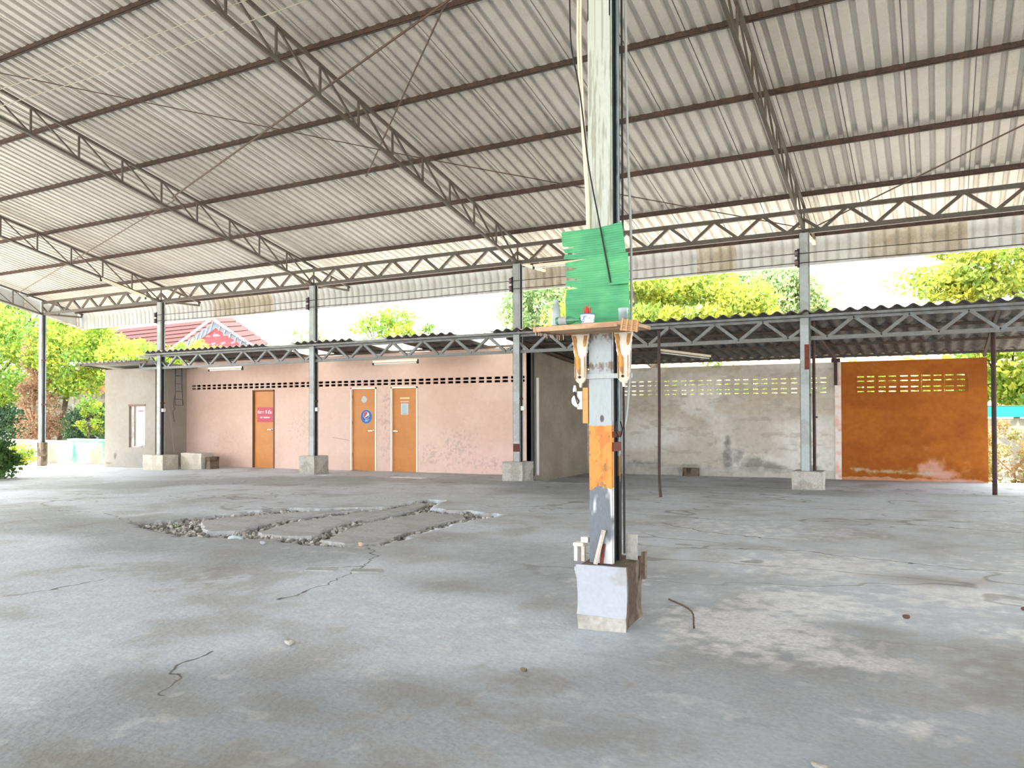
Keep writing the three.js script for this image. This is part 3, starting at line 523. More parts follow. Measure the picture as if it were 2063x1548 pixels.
// ---------- warren trusses along the eave and along the lean-to ----------
function warren(name, label, group, ua, ub, y0, y1, v, n, mat, ct, wt, ends = 0.27) {
  const o = thing(name, label, 'truss', [(ua + ub) / 2, y0, v], group);
  part(o, 'bottom_chord', bar(P(ua, y0, v), P(ub, y0, v), ct * 0.7, ct), mat);
  part(o, 'top_chord', bar(P(ua, y1, v), P(ub, y1, v), ct * 0.7, ct), mat);
  const a = ua + ends, s = (ub - ua - 2 * ends) / n;
  for (let k = 0; k < n; k++) {
    part(o, 'web_member', bar(P(a + k * s, y0, v), P(a + (k + 0.5) * s, y1, v), wt), mat);
    part(o, 'web_member', bar(P(a + (k + 0.5) * s, y1, v), P(a + (k + 1) * s, y0, v), wt), mat);
  }
  if (ends) { part(o, 'end_strut', bar(P(ua, y0 + (y1 - y0) * 0.6, v), P(a, y0, v), wt), mat); part(o, 'end_strut', bar(P(ub, y0 + (y1 - y0) * 0.6, v), P(ub - ends, y0, v), wt), mat); }
  return o;
}
const bayName = ['between the two columns flanking the grey wall', 'between the columns in front of the logo and notice doors', 'between the columns either side of the red sign door', 'between the corner column and the cream wall column'];
warren('eave_truss', 'zigzag eave truss right of the grey wall column, above orange wall', 'zigzag eave trusses', col0, col0 + BAY, 4.335, 4.675, V0, 6, M.truss, 0.075, 0.05);
for (let i = 0; i < 4; i++) warren('eave_truss', 'high zigzag eave truss ' + bayName[i], 'zigzag eave trusses', col0 - BAY * (i + 1), col0 - BAY * i, 4.335, 4.675, V0, 6, M.truss, 0.075, 0.05);
warren('canopy_truss', 'low zigzag canopy truss right of the grey wall column, above orange wall', 'zigzag canopy trusses', col0 + 0.08, col0 + BAY, 2.525, 2.855, V0, 6, M.lowTruss, 0.065, 0.05);
for (let i = 0; i < 3; i++) warren('canopy_truss', 'low zigzag canopy truss ' + bayName[i], 'zigzag canopy trusses', col0 - BAY * (i + 1), col0 - BAY * i, 2.525, 2.855, V0, 6, M.lowTruss, 0.065, 0.05);
{ const o = warren('canopy_truss', 'short zigzag end of the canopy truss left of the cream wall column', 'zigzag canopy trusses', -19.35, col0 - BAY * 3, 2.525, 2.855, V0, 1, M.lowTruss, 0.065, 0.05, 0.05); o.children[0].userData = {}; }

// ---------- bracing rods and wires under the roof ----------
const roofPt = (u, v, drop = 0.3) => P(u, purlinY(v) - drop, v);
const brace = (label, a, b, r = 0.012, mat = M.rod) => solo('brace_rod', label, 'rod', rodG(a, b, r), mat, 'roof brace rods');
brace('steel brace rod from the ridge down to the cream column truss', roofPt(-2.0, 6.48), roofPt(-12.85, 9.84), 0.016);
brace('steel brace rod crossing steeply behind the truss over the pink wall', roofPt(-4.2, 6.8), roofPt(-8.5, 10.32), 0.011);
brace('thin brace rod sloping down through the middle roof bay', roofPt(-12.6, 5.75), roofPt(-7.3, 10.04), 0.008);
brace('thin brace rod sloping down left of the shelf column', roofPt(-7.3, 10.04), roofPt(-2.02, 14.0), 0.009);
brace('steel brace rod over the orange wall at the right', roofPt(3.4, 9.92), roofPt(-1.8, 14.0), 0.012);
brace('brace rod in the far left roof bay', roofPt(-12.9, 9.93), roofPt(-23.9, 12.85), 0.011);
for (const [y, l] of [[6.5, 'upper'], [6.78, 'lower']]) solo('hanging_wire', `thin pale wire strung under the left roof, ${l} of the pair`, 'wire', tube([roofPt(-13, y), P(-9.9, purlinY(y) - 0.34, y), roofPt(-6.5, y)], 0.006, 12, 5), M.wirePale);

// ---------- insulator racks and the cables between them ----------
const rackLabel = ['black insulator rack on the column before the grey wall', 'black insulator rack on the column ending the pink wall', 'black insulator rack on the column beside the logo door', 'black insulator rack on the cream wall column'];
for (let i = 0; i < 4; i++) {
  const u = col0 - BAY * i - 0.095, v = V0 - 0.1, o = thing('insulator_rack', rackLabel[i], 'insulator', [u, 3.72, v], 'insulator racks on the columns');
  part(o, 'bracket', [box(u - 0.01, u + 0.03, 3.72, 4.04, v + 0.02, v + 0.035), ...[3.74, 3.84, 3.9, 4.0].map((y) => box(u - 0.04, u + 0.02, y, y + 0.012, v - 0.02, v + 0.025))], M.black);
  for (const y of [3.755, 3.915]) part(o, 'spool', lathe([[0, 0], [0.034, 0], [0.034, 0.02], [0.022, 0.035], [0.034, 0.055], [0.034, 0.078], [0, 0.078]], P(u - 0.02, y, v - 0.002), 12), M.insulator);
}
for (const [y, l] of [[3.95, 'upper'], [3.79, 'lower']]) {
  const pts = []; for (let i = 3; i >= -1; i--) { pts.push(P(col0 - BAY * i - 0.13, y, V0 - 0.1)); if (i > -1) pts.push(P(col0 - BAY * (i - 0.5) - 0.13, y - 0.02, V0 - 0.1)); }
  solo('power_cable', `dark overhead cable strung along the columns, ${l} of the pair`, 'cable', tube(pts, 0.007, 60, 5), M.rubber);
}
[[-18.37, 'cream wall column'], [-12.87, 'column beside the logo door'], [-7.37, 'column ending the pink wall']].forEach(([u, t]) => solo('junction_box', 'small white junction box on the ' + t, 'junction box', box(u - 0.01, u + 0.06, 1.33, 1.42, V0 - 0.05, V0 + 0.04, 0.008), M.white, 'junction boxes on the columns'));

// =====================================================================
// LEAN-TO CANOPY
// =====================================================================
const CF = 13.6, canopyY = (v) => 2.95 - 0.094 * (v - 13.64);
{
  const roof = structure('canopy_roof', 'grey corrugated fibre cement canopy roof over the back rooms', 'roof');
  const pitch = 0.227, nW = 4, seg = 8;
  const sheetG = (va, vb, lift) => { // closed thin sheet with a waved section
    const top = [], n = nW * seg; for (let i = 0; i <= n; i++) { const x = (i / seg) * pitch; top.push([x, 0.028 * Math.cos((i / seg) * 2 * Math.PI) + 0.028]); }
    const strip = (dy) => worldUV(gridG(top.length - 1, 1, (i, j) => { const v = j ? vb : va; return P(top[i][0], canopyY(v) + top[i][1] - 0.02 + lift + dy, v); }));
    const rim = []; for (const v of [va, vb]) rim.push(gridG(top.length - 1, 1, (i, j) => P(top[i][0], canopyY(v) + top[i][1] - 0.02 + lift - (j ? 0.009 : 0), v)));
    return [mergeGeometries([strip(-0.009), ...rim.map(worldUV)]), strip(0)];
  };
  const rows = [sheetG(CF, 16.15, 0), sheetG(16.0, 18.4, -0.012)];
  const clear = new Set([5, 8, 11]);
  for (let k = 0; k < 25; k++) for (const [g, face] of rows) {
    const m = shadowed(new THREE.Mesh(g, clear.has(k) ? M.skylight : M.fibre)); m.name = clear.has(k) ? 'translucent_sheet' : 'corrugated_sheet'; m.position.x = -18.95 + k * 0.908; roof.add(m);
    if (!clear.has(k)) { const f = shadowed(new THREE.Mesh(face, M.bounceTop)); f.name = 'bounce_face'; m.add(f); }  // unseen pale top face added to bounce sunlight onto the eave
  }
}
[[13.68, 'at its front edge'], [15.0, 'second from its front edge'], [16.55, 'third from its front edge'], [18.05, 'at its back edge']].forEach(([v, t], k) => {
  const y = canopyY(v) - 0.08; solo('canopy_purlin', 'grey steel purlin under the canopy roof ' + t, 'purlin', [box(-18.95, 3.7, y, y + 0.05, v, v + 0.004), box(-18.95, 3.7, y, y + 0.004, v, v + 0.05), box(-18.95, 3.7, y + 0.046, y + 0.05, v, v + 0.05)], k ? M.purlinGrey : M.lowTruss, 'canopy purlins');
});
for (const [u, t] of [[-7.7, 'beside the pink wall end'], [-1.95, 'between the grey and orange walls'], [0.8, 'at the right end of the orange wall']]) solo('canopy_rafter', 'dark steel rafter under the canopy ' + t, 'rafter', bar(P(u, canopyY(13.8) - 0.12, 13.8), P(u, canopyY(18.1) - 0.12, 18.1), 0.05, 0.06), M.purlinGrey, 'canopy rafters');
{ // lower metal roof over the cream wall
  const r = structure('porch_roof', 'low ribbed metal roof over the cream wall', 'roof'), y = (v) => 2.7 - 0.09 * (v - 13.5);
  for (let k = 0; k < 4; k++) part(r, 'roof_sheet', gridG(ribs.length - 1, 1, (i, j) => P(-21.65 + k * SW + ribs[i][0], y(j ? 17.7 : 13.45) + ribs[i][1], j ? 17.7 : 13.45)), M.sheetWorn);
  part(r, 'eave_batten', [bar(P(-21.65, y(13.5) - 0.03, 13.5), P(-18.6, y(13.5) - 0.03, 13.5), 0.04), bar(P(-21.5, y(13.45) - 0.03, 13.45), P(-21.5, y(17.5) - 0.03, 17.5), 0.04)], M.purlinGrey);
  part(r, 'purlin', [bar(P(-21.65, y(14.6) - 0.05, 14.6), P(-18.6, y(14.6) - 0.05, 14.6), 0.04), bar(P(-21.65, y(16.2) - 0.05, 16.2), P(-19.2, y(16.2) - 0.05, 16.2), 0.04)], M.purlinGrey);
}
// posts under the canopy
solo('prop_post', 'thin rusty prop pole standing on the floor before the grey wall', 'post', tube([P(-3.77, floorY(-3.8), 11.6), P(-3.79, 0.25, 11.6), P(-3.785, 1.2, 11.6), P(-3.785, 2.55, 11.6)], 0.024, 16, 8), M.darkSteel);
solo('prop_post', 'dark pole standing on the footing beside the grey wall column', 'post', [rodG(P(-1.845, 0.28, V0 + 0.12), P(-1.845, 2.83, V0 + 0.12), 0.026, 8), rodG(P(-1.845, 1.2, V0 + 0.12), P(-1.79, 1.2, V0 + 0.12), 0.014, 6)], M.darkSteel);
solo('prop_post', 'dark pole with rungs at the right end of the orange wall', 'post', [rodG(P(0.79, -0.12, 14.7), P(0.79, 2.8, 14.7), 0.025, 8), ...[0.55, 1.05, 1.3, 1.42].map((y) => rodG(P(0.79, y, 14.7), P(0.8, y + 0.02, 15.35), 0.012, 6))], M.darkSteel);
solo('prop_post', 'pale-footed back pole beside the dark runged pole', 'post', rodG(P(0.8, -0.16, 15.4), P(0.8, 2.7, 15.4), 0.022, 8), M.darkSteel);
{ const o = thing('wall_bracket', 'dark steel bracket on the post between grey and orange walls', 'bracket', [-1.95, 1.86, vG - 0.06]); part(o, 'upright', box(-1.985, -1.92, 1.86, 2.42, vG - 0.09, vG - 0.035), M.darkSteel); part(o, 'cap', box(-2.03, -1.86, 2.36, 2.44, vG - 0.12, vG - 0.02), M.darkSteel); }

// ---------- tube lights, ladder ----------
function tubeLight(label, a, b) {
  const o = thing('tube_light', label, 'light', [(a.x + b.x) / 2, a.y, -(a.z + b.z) / 2], 'unlit fluorescent tube fittings');
  const d = b.clone().sub(a).normalize(), dn = new THREE.Vector3(0, -0.05, 0);
  part(o, 'housing', bar(a, b, 0.05, 0.045), M.cream);
  part(o, 'tube', rodG(a.clone().add(dn).addScaledVector(d, 0.03), b.clone().add(dn).addScaledVector(d, -0.03), 0.014, 8), M.white);
  for (const p of [a, b]) part(o, 'tube_holder', box(p.x - 0.014, p.x + 0.014, p.y - 0.075, p.y + 0.02, -p.z - 0.02, -p.z + 0.02), M.rubber);
  return o;
}
tubeLight('fluorescent tube fitting below canopy truss, left of the red sign door', P(-16.57, 2.45, V0), P(-15.35, 2.45, V0));
tubeLight('fluorescent tube fitting below canopy truss, above the paper notice door', P(-11.18, 2.44, V0), P(-9.95, 2.44, V0));
tubeLight('long tube fitting along the eave truss behind the green sheet', P(-7.1, 4.24, V0), P(-5.75, 4.24, V0));
tubeLight('tube fitting on the sloping truss above the cream wall column', P(-18.4, 4.69, 12.05), P(-18.4, 4.39, 13.3));
/* hung on two wires */ { const o = tubeLight('tube fitting hanging under the canopy before the grey wall', P(-4.75, 2.5, 14.6), P(-4.05, 2.42, 15.7)); part(o, 'hanger', [rodG(P(-4.5, 2.5, 15.02), P(-4.5, 2.74, 15.02), 0.006, 5), rodG(P(-4.1, 2.44, 15.6), P(-4.1, 2.72, 15.6), 0.006, 5)], M.rubber); }
{ const o = thing('hanging_ladder', 'black rope ladder hanging below the canopy truss at the cream wall', 'ladder', [-18.28, 1.5, 14.3]);
  part(o, 'side_rope', tube([P(-18.49, 2.55, 14.3), P(-18.50, 2.0, 14.3), P(-18.51, 1.5, 14.3)], 0.012, 8, 6), M.black);
  part(o, 'side_rope', tube([P(-18.23, 2.55, 14.3), P(-18.22, 2.0, 14.3), P(-18.18, 1.5, 14.3)], 0.012, 8, 6), M.black);
  for (const y of [2.32, 2.1, 1.89, 1.67, 1.51]) part(o, 'rung', rodG(P(-18.50, y + 0.01, 14.3), P(-18.20, y, 14.3), 0.011, 6), M.black);
  part(o, 'knotted_cord', [tube([P(-18.52, 1.8, 14.3), P(-18.56, 1.5, 14.3), P(-18.50, 1.42, 14.3), P(-18.58, 1.36, 14.3), P(-18.54, 1.05, 14.3)], 0.008, 20, 5), rodG(P(-18.50, 2.55, 13.82), P(-18.50, 2.56, 14.32), 0.01, 5), rodG(P(-18.23, 2.55, 13.82), P(-18.23, 2.56, 14.32), 0.01, 5)], M.black);
}
solo('hanging_wire', 'thin wire dangling down the cream wall beside the column', 'wire', tube([P(-18.93, 2.4, 14.35), P(-18.93, 1.6, 14.4), P(-18.94, 1.1, 14.5), P(-18.93, 0.2, 14.6)], 0.005, 16, 4), M.pvc);

// =====================================================================
// CENTRE COLUMN, ITS FOOTING AND THE SPIRIT SHELF
// =====================================================================
{
  const paint = (u, y) => {
    const f = fbm(u * 30, y * 14, 4), s = fbm(u * 60, y * 5, 3), g = (fbm(u * 90, y * 40, 2) - 0.5) * 12;
    let c = [154, 164, 167];
    if (y > 2.3) c = mix3([182, 190, 180], [156, 158, 142], sst(0.52, 0.7, s));
    if (y > 1.5 && y < 1.82) c = mix3(c, [96, 76, 60], 0.8 * sst(0.5, 0.78, 0.35 * f + 0.45 * fbm(u * 90, y * 60, 3) + 0.4 * Math.max(Math.exp(-(((y - 1.58) / 0.03) ** 2)), Math.exp(-(((y - 1.77) / 0.05) ** 2))) * (0.5 + Math.abs(u + 1.806) * 7)));
    if (y > 1.22 && y < 1.34) c = mix3(c, [70, 72, 76], sst(0.55, 0.8, Math.exp(-(((u + 1.795) / 0.02) ** 2) - ((y - 1.26) / 0.03) ** 2) * 0.8 + f * 0.3));
    if (y < 1.215 + (fbm(u * 20, 3, 2) - 0.5) * 0.02) { c = mix3([212, 130, 44], [190, 108, 28], sst(0.5, 0.66, f)); c = mix3(c, [120, 100, 60], 0.8 * sst(0.66, 0.74, fbm(u * 40 + 3, y * 26, 3))); }
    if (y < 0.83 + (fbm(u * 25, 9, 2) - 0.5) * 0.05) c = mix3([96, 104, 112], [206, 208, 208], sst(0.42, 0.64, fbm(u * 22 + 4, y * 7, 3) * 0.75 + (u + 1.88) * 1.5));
    return c.map((x) => clamp8(x + g));
  };
  const rear = (u, y) => { const g = (fbm(u * 60, y * 20, 3) - 0.5) * 16; let c = mix3([150, 168, 174], [120, 134, 138], sst(0.45, 0.65, fbm(u * 20, y * 6, 3))); const k = y + (fbm(u * 30, y * 9, 3) - 0.5) * 0.2; if (k < 1.02) c = [126, 96, 52]; if (k < 0.92) c = [42, 38, 36]; return c.map((x) => clamp8(x + g)); };
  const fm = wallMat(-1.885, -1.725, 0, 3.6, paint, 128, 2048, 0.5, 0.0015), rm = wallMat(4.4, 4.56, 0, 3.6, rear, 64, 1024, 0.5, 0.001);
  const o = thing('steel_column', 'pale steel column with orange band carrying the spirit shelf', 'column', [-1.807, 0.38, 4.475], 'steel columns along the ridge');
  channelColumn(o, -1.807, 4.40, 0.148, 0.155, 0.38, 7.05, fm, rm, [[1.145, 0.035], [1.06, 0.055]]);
}
{ // footing of the centre column, slightly turned
  const o = thing('concrete_footing', 'whitewashed concrete footing of the spirit shelf column', 'footing', [-1.79, -0.02, 4.52]);
  const turn = (g) => g.translate(1.79, 0, 4.52).rotateY(6 * D).translate(-1.79, 0, -4.52);
  part(o, 'core', turn(blockG(-1.935, -1.645, -0.02, 0.375, 4.315, 4.73, 8)), M.concreteDark);
  part(o, 'whitewash_face', turn(rough(new THREE.BoxGeometry(0.3, 0.3, 0.02, 14, 16, 1).translate(-1.79, 0.235, -4.305), 0.02, 7)), M.whitewash);
  part(o, 'bare_base', turn(rough(new THREE.BoxGeometry(0.295, 0.1, 0.02, 8, 4, 1).translate(-1.79, 0.035, -4.308), 0.016, 11)), M.concrete);
  part(o, 'plaster_lip', turn(rough(new THREE.CapsuleGeometry(0.014, 0.05, 4, 8).rotateZ(0.25).translate(-1.938, 0.335, -4.312), 0.008, 20)), M.whitewash);
}
solo('wood_stick', 'short pale wooden stick leaning on the spirit shelf column foot', 'stick', bar(P(-1.815, 0.385, 4.33), P(-1.782, 0.585, 4.385), 0.022, 0.016), M.rawWood);
solo('wood_stick', 'rusty short stick behind the pale leaning stick', 'stick', bar(P(-1.788, 0.385, 4.36), P(-1.785, 0.5, 4.392), 0.02, 0.012), M.rust);
{ const o = thing('broken_stool', 'broken white plastic bits on the left of the whitewashed footing', 'plastic piece', [-1.94, 0.375, 4.44]);
  part(o, 'ledge', box(-2.0, -1.93, 0.468, 0.49, 4.41, 4.47, 0.006), M.cream); part(o, 'block', box(-1.955, -1.905, 0.49, 0.525, 4.43, 4.48, 0.006), M.white);
  part(o, 'leg', bar(P(-1.985, 0.376, 4.43), P(-1.985, 0.47, 4.43), 0.02), M.white); part(o, 'leg', bar(P(-1.94, 0.376, 4.44), P(-1.94, 0.47, 4.44), 0.022), M.rawWood); }
solo('cement_board', 'small grey cement board standing behind the whitewashed footing', 'board', box(-1.727, -1.655, 0.372, 0.535, 4.615, 4.63), M.concrete);
solo('timber_scrap', 'dark splintered timber stuck to the right edge of the whitewashed footing', 'timber', rough(box(-1.645, -1.62, 0.25, 0.42, 4.66, 4.7), 0.02, 18), M.concreteDark);

const greenP = ([x, y]) => [-2.014 + (x - 1132) * 0.00322, 2.402 - (y - 468) * 0.00305 - (x - 1132) * 0.00038];
{ // green corrugated plastic, torn along its left edge
  const fl = dataTex(64, 256, (s, t) => 128 + 110 * Math.sin(t * 2 * Math.PI * 24) * 0.5 + 60 * (fbm(s * 4, t * 12, 3, 4) - 0.5), false);
  const cm = dataTex(256, 256, (s, t) => { const g = (fbm(s * 6, t * 30, 3, 6) - 0.5) * 26, c = mix3([84, 182, 120], [66, 166, 112], sst(0.4, 0.65, fbm(s * 3, t * 3, 3, 3))); return c.map((x) => clamp8(x + g)); });
  fl.repeat.set(3, 3); cm.repeat.set(2, 2);
  const mat = new THREE.MeshPhysicalMaterial({ map: cm, bumpMap: fl, bumpScale: 0.003, roughness: 0.5, transmission: 0.25, thickness: 0, side: THREE.DoubleSide });
  const o = thing('plastic_sheet', 'torn bright green corrugated plastic sheet above the spirit shelf', 'plastic sheet', [-1.8, 1.81, 4.3]);
  const low = [[1139, 653], [1140, 628], [1139, 606], [1142, 584], [1166, 580], [1141, 576], [1140, 566], [1172, 563], [1141, 558], [1140, 548], [1166, 540], [1140, 538], [1139, 530], [1184, 521], [1136, 523], [1138, 513], [1180, 511], [1140, 510], [1135, 503], [1160, 498], [1134, 497], [1132, 482], [1132, 468], [1212, 459], [1250, 456], [1260, 512], [1266, 572], [1268, 653]].map(greenP);
  part(o, 'main_sheet', shapeG(low, 0.004).translate(0, 0, -4.3), mat);
  const flap = [[1212, 459], [1258, 450], [1266, 508], [1240, 511], [1270, 509], [1273, 567], [1232, 572], [1222, 520]].map(greenP), fg = shapeG(flap, 0.004);
  fg.translate(1.75, 0, 0).rotateY(-9 * D).translate(-1.75, 0, -4.285); part(o, 'folded_flap', fg, mat);
}
{ // shelf on two carved brackets
  const o = thing('spirit_shelf', 'timber shelf on two white and gold carved brackets', 'shelf', [-1.76, 1.46, 4.36]);
  part(o, 'board', box(-2.055, -1.46, 1.778, 1.8, 4.03, 4.39, 0.002).translate(1.76, 0, 4.2).rotateZ(0.012).translate(-1.76, 0, -4.2), M.timber);
  part(o, 'edge_batten', box(-2.05, -1.53, 1.77, 1.79, 4.022, 4.03).translate(1.76, 0, 4.2).rotateZ(0.012).translate(-1.76, 0, -4.2), M.timber);
  part(o, 'crossbar', box(-1.955, -1.6, 1.503, 1.532, 4.385, 4.398), M.column);
  const half = [[0.054, 0.305], [0.053, 0.29], [0.047, 0.27], [0.049, 0.255], [0.043, 0.24], [0.04, 0.215], [0.042, 0.2], [0.037, 0.188], [0.034, 0.17], [0.033, 0.05], [0.03, 0.03], [0.02, 0.016], [0.007, 0.008], [0.005, -0.004], [0.002, -0.016]];
  for (const uc of [-1.922, -1.643]) {
    const pts = [...half.map(([x, y]) => [uc + x, 1.468 + y]), ...half.slice().reverse().map(([x, y]) => [uc - x, 1.468 + y])];
    const b = part(o, 'carved_bracket', shapeG(pts, 0.014, [], 0.003).translate(0, 0, -4.375), M.carvedWhite);
    const L = (list, z = 0.006) => shapeG(list.map(([x, y]) => [uc + x, 1.468 + y]), z).translate(0, 0, -4.357);
    part(b, 'gilt_carving', [L([[-0.049, 0.298], [-0.043, 0.262], [-0.037, 0.225], [-0.03, 0.19], [-0.026, 0.13], [-0.014, 0.07], [-0.003, 0.055], [-0.004, 0.165], [-0.014, 0.182], [-0.02, 0.215], [-0.024, 0.245], [-0.02, 0.27], [-0.028, 0.298]]), L([[0.049, 0.298], [0.044, 0.262], [0.036, 0.232], [0.027, 0.228], [0.024, 0.256], [0.03, 0.298]]), L([[-0.031, 0.13], [-0.027, 0.13], [-0.026, 0.03], [-0.03, 0.03]]), L([[-0.002, 0.16], [0.003, 0.16], [0.003, 0.06], [-0.001, 0.06]])], M.gilt);
    part(b, 'gilt_edge', [L([[-0.034, 0.17], [-0.03, 0.17], [-0.029, 0.04], [-0.033, 0.045]], 0.008), L([[0.03, 0.17], [0.034, 0.17], [0.033, 0.045], [0.029, 0.04]], 0.008)], M.timber);
    part(b, 'bolt', lathe([[0, 0], [0.0085, 0], [0.008, 0.006], [0, 0.008]], new THREE.Vector3(), 12).rotateX(Math.PI / 2).translate(uc - 0.002, 1.513, -4.356), M.rubber);
  }
}
// offerings on the shelf
const glass = (c, t) => new THREE.MeshPhysicalMaterial({ color: c, roughness: 0.05, transmission: 1, thickness: t, ior: 1.45 });
const SY = 1.803;
{ const o = thing('glass_bottle', 'clear ribbed glass bottle standing on the spirit shelf', 'bottle', [-1.955, SY - 0.003, 4.09]);
  const pr = [[0, 0], [0.026, 0], [0.028, 0.006], [0.028, 0.03], [0.025, 0.045], [0.028, 0.06], [0.025, 0.08], [0.027, 0.095], [0.019, 0.115], [0.011, 0.132], [0.0105, 0.148], [0.013, 0.15], [0.013, 0.158]];
  part(o, 'glass', lathe([...pr, ...pr.slice(1).reverse().map(([r, y]) => [Math.max(0.001, r - 0.0025), Math.max(0.004, y)]), [0, 0.004]], P(-1.955, SY - 0.003, 4.09), 24), new THREE.MeshPhysicalMaterial({ color: 0xc9d2d2, roughness: 0.25, transmission: 0.55, thickness: 0, ior: 1.45, side: THREE.DoubleSide })); }
{ const o = thing('glass_bottle', 'green glass bottle lying on its side on the spirit shelf', 'bottle', [-1.875, SY, 4.075]);
  part(o, 'glass', lathe([[0, 0], [0.022, 0], [0.024, 0.005], [0.024, 0.085], [0.018, 0.105], [0.01, 0.12], [0.01, 0.145], [0.012, 0.15]], new THREE.Vector3(), 20).rotateZ(-Math.PI / 2).translate(-1.945, SY + 0.026, -4.075), new THREE.MeshPhysicalMaterial({ color: 0x7fc8a4, roughness: 0.15, transmission: 0.7, thickness: 0, side: THREE.DoubleSide }));
  part(o, 'label', new THREE.CylinderGeometry(0.0245, 0.0245, 0.05, 20, 1, true).rotateZ(Math.PI / 2).translate(-1.9, SY + 0.026, -4.075), M.whitewash); }
{ const o = thing('incense_pot', 'blue and white jar holding red incense sticks', 'incense pot', [-1.755, SY, 4.09]);
  const tx = dataTex(256, 64, (s, t) => (fbm(s * 14, t * 4 + 2, 3, 14) > 0.56 && t > 0.12 && t < 0.78 || t > 0.9 ? [88, 110, 168] : [228, 230, 234]));
  const g = new THREE.LatheGeometry([[0, 0], [0.036, 0], [0.038, 0.01], [0.041, 0.05], [0.042, 0.056], [0.038, 0.056], [0.036, 0.02], [0, 0.02]].map(([x, y]) => new THREE.Vector2(x, y)), 28).translate(-1.755, SY, -4.09);
  const p = g.attributes.position, uv = new Float32Array(p.count * 2); for (let i = 0; i < p.count; i++) { uv[2 * i] = Math.atan2(p.getZ(i) + 4.09, p.getX(i) + 1.755) / 6.2832 + 0.5; uv[2 * i + 1] = (p.getY(i) - SY) / 0.056; } g.setAttribute('uv', new THREE.BufferAttribute(uv, 2));
  part(o, 'jar', g, new THREE.MeshStandardMaterial({ map: tx, roughness: 0.35, side: THREE.DoubleSide }), true);
  part(o, 'ash', new THREE.CylinderGeometry(0.036, 0.036, 0.02, 20).translate(-1.755, SY + 0.036, -4.09), M.concrete);
  for (let k = 0; k < 22; k++) { const a = rnd() * 6.28, r = rnd() * 0.018, t = rr(-0.006, 0.006); part(o, 'incense_stick', bar(P(-1.757 + r * Math.cos(a), SY + 0.035, 4.09 + r * Math.sin(a)), P(-1.757 + r * Math.cos(a) * 1.5 + t, SY + rr(0.085, 0.112), 4.09 + r * Math.sin(a) * 1.5), 0.0028), M.leafRed); } }
{ const o = thing('glass_tumbler', 'straight glass tumbler at the right end of the spirit shelf', 'glass', [-1.54, SY + 0.004, 4.09]);
  part(o, 'glass', lathe([[0, 0], [0.027, 0], [0.029, 0.072], [0.027, 0.072], [0.025, 0.006], [0, 0.006]], P(-1.54, SY + 0.004, 4.09), 24), new THREE.MeshPhysicalMaterial({ color: 0xc4d4d4, roughness: 0.12, transmission: 0.7, thickness: 0, side: THREE.DoubleSide })); }
{ const o = thing('woven_mat', 'small woven bamboo mat hanging off the right shelf end', 'woven mat', [-1.47, 1.73, 4.0]);
  const T = (g) => g.translate(1.47, -1.77, 4.0).rotateZ(-0.16).rotateY(-0.2).translate(-1.47, 1.77, -4.0);
  for (let k = 0; k < 6; k++) part(o, 'bamboo_strip', T(box(-1.527, -1.413, 1.74 + k * 0.0105, 1.749 + k * 0.0105, 3.998 + (k % 2) * 0.002, 4.0 + (k % 2) * 0.002)), M.timber);
  for (let k = 0; k < 4; k++) part(o, 'bamboo_strip', T(box(-1.52 + k * 0.032, -1.512 + k * 0.032, 1.738, 1.805, 3.995, 3.997)), M.orangeWood); }
{ const o = thing('bamboo_fringe', 'dry brown fringed bamboo comb under the left shelf end', 'fringe', [-1.98, 1.72, 4.03]);
  part(o, 'stem', tube([P(-2.068, 1.845, 4.03), P(-2.06, 1.79, 4.02), P(-2.05, 1.745, 4.02)], 0.003, 8, 5), M.timber);
  part(o, 'rib', tube([P(-2.055, 1.775, 4.03), P(-2.0, 1.76, 4.04), P(-1.94, 1.75, 4.06), P(-1.9, 1.748, 4.1)], 0.0035, 10, 5), M.darkSteel);
  for (let k = 0; k < 14; k++) part(o, 'tooth', bar(P(-2.052 + k * 0.0112, 1.775 - k * 0.002, 4.03 + k * 0.004), P(-2.048 + k * 0.0112, 1.742 - k * 0.002 + 0.004 * Math.sin(k), 4.025 + k * 0.004), 0.003), k % 3 ? M.timber : M.darkSteel); }
{ // lamp on its wooden back board
  solo('wood_board', 'upright orange wooden board on the left of the shelf column', 'board', box(-1.928, -1.892, 1.23, 1.45, 4.41, 4.45), M.orangeWood);
  const o = thing('wall_lamp', 'white dome lamp with dangling black leads beside the shelf column', 'lamp', [-1.95, 1.31, 4.43]);
  part(o, 'base', box(-1.962, -1.929, 1.316, 1.428, 4.4, 4.455, 0.004), M.white);
  part(o, 'dome', new THREE.SphereGeometry(0.044, 20, 12, 0, 6.2832, 0, Math.PI / 2).rotateZ(Math.PI / 2 + 0.35).translate(-1.96, 1.37, -4.42), M.white);
  part(o, 'bulb_cap', lathe([[0, 0], [0.012, 0], [0.012, 0.02], [0.008, 0.03], [0.008, 0.04], [0, 0.044]], P(-1.985, 1.424, 4.42), 12), M.white);
  part(o, 'lead', tube([P(-1.982, 1.425, 4.41), P(-1.972, 1.405, 4.39), P(-1.955, 1.385, 4.385), P(-1.945, 1.365, 4.39), P(-1.955, 1.35, 4.39)], 0.004, 16, 6), M.black); }
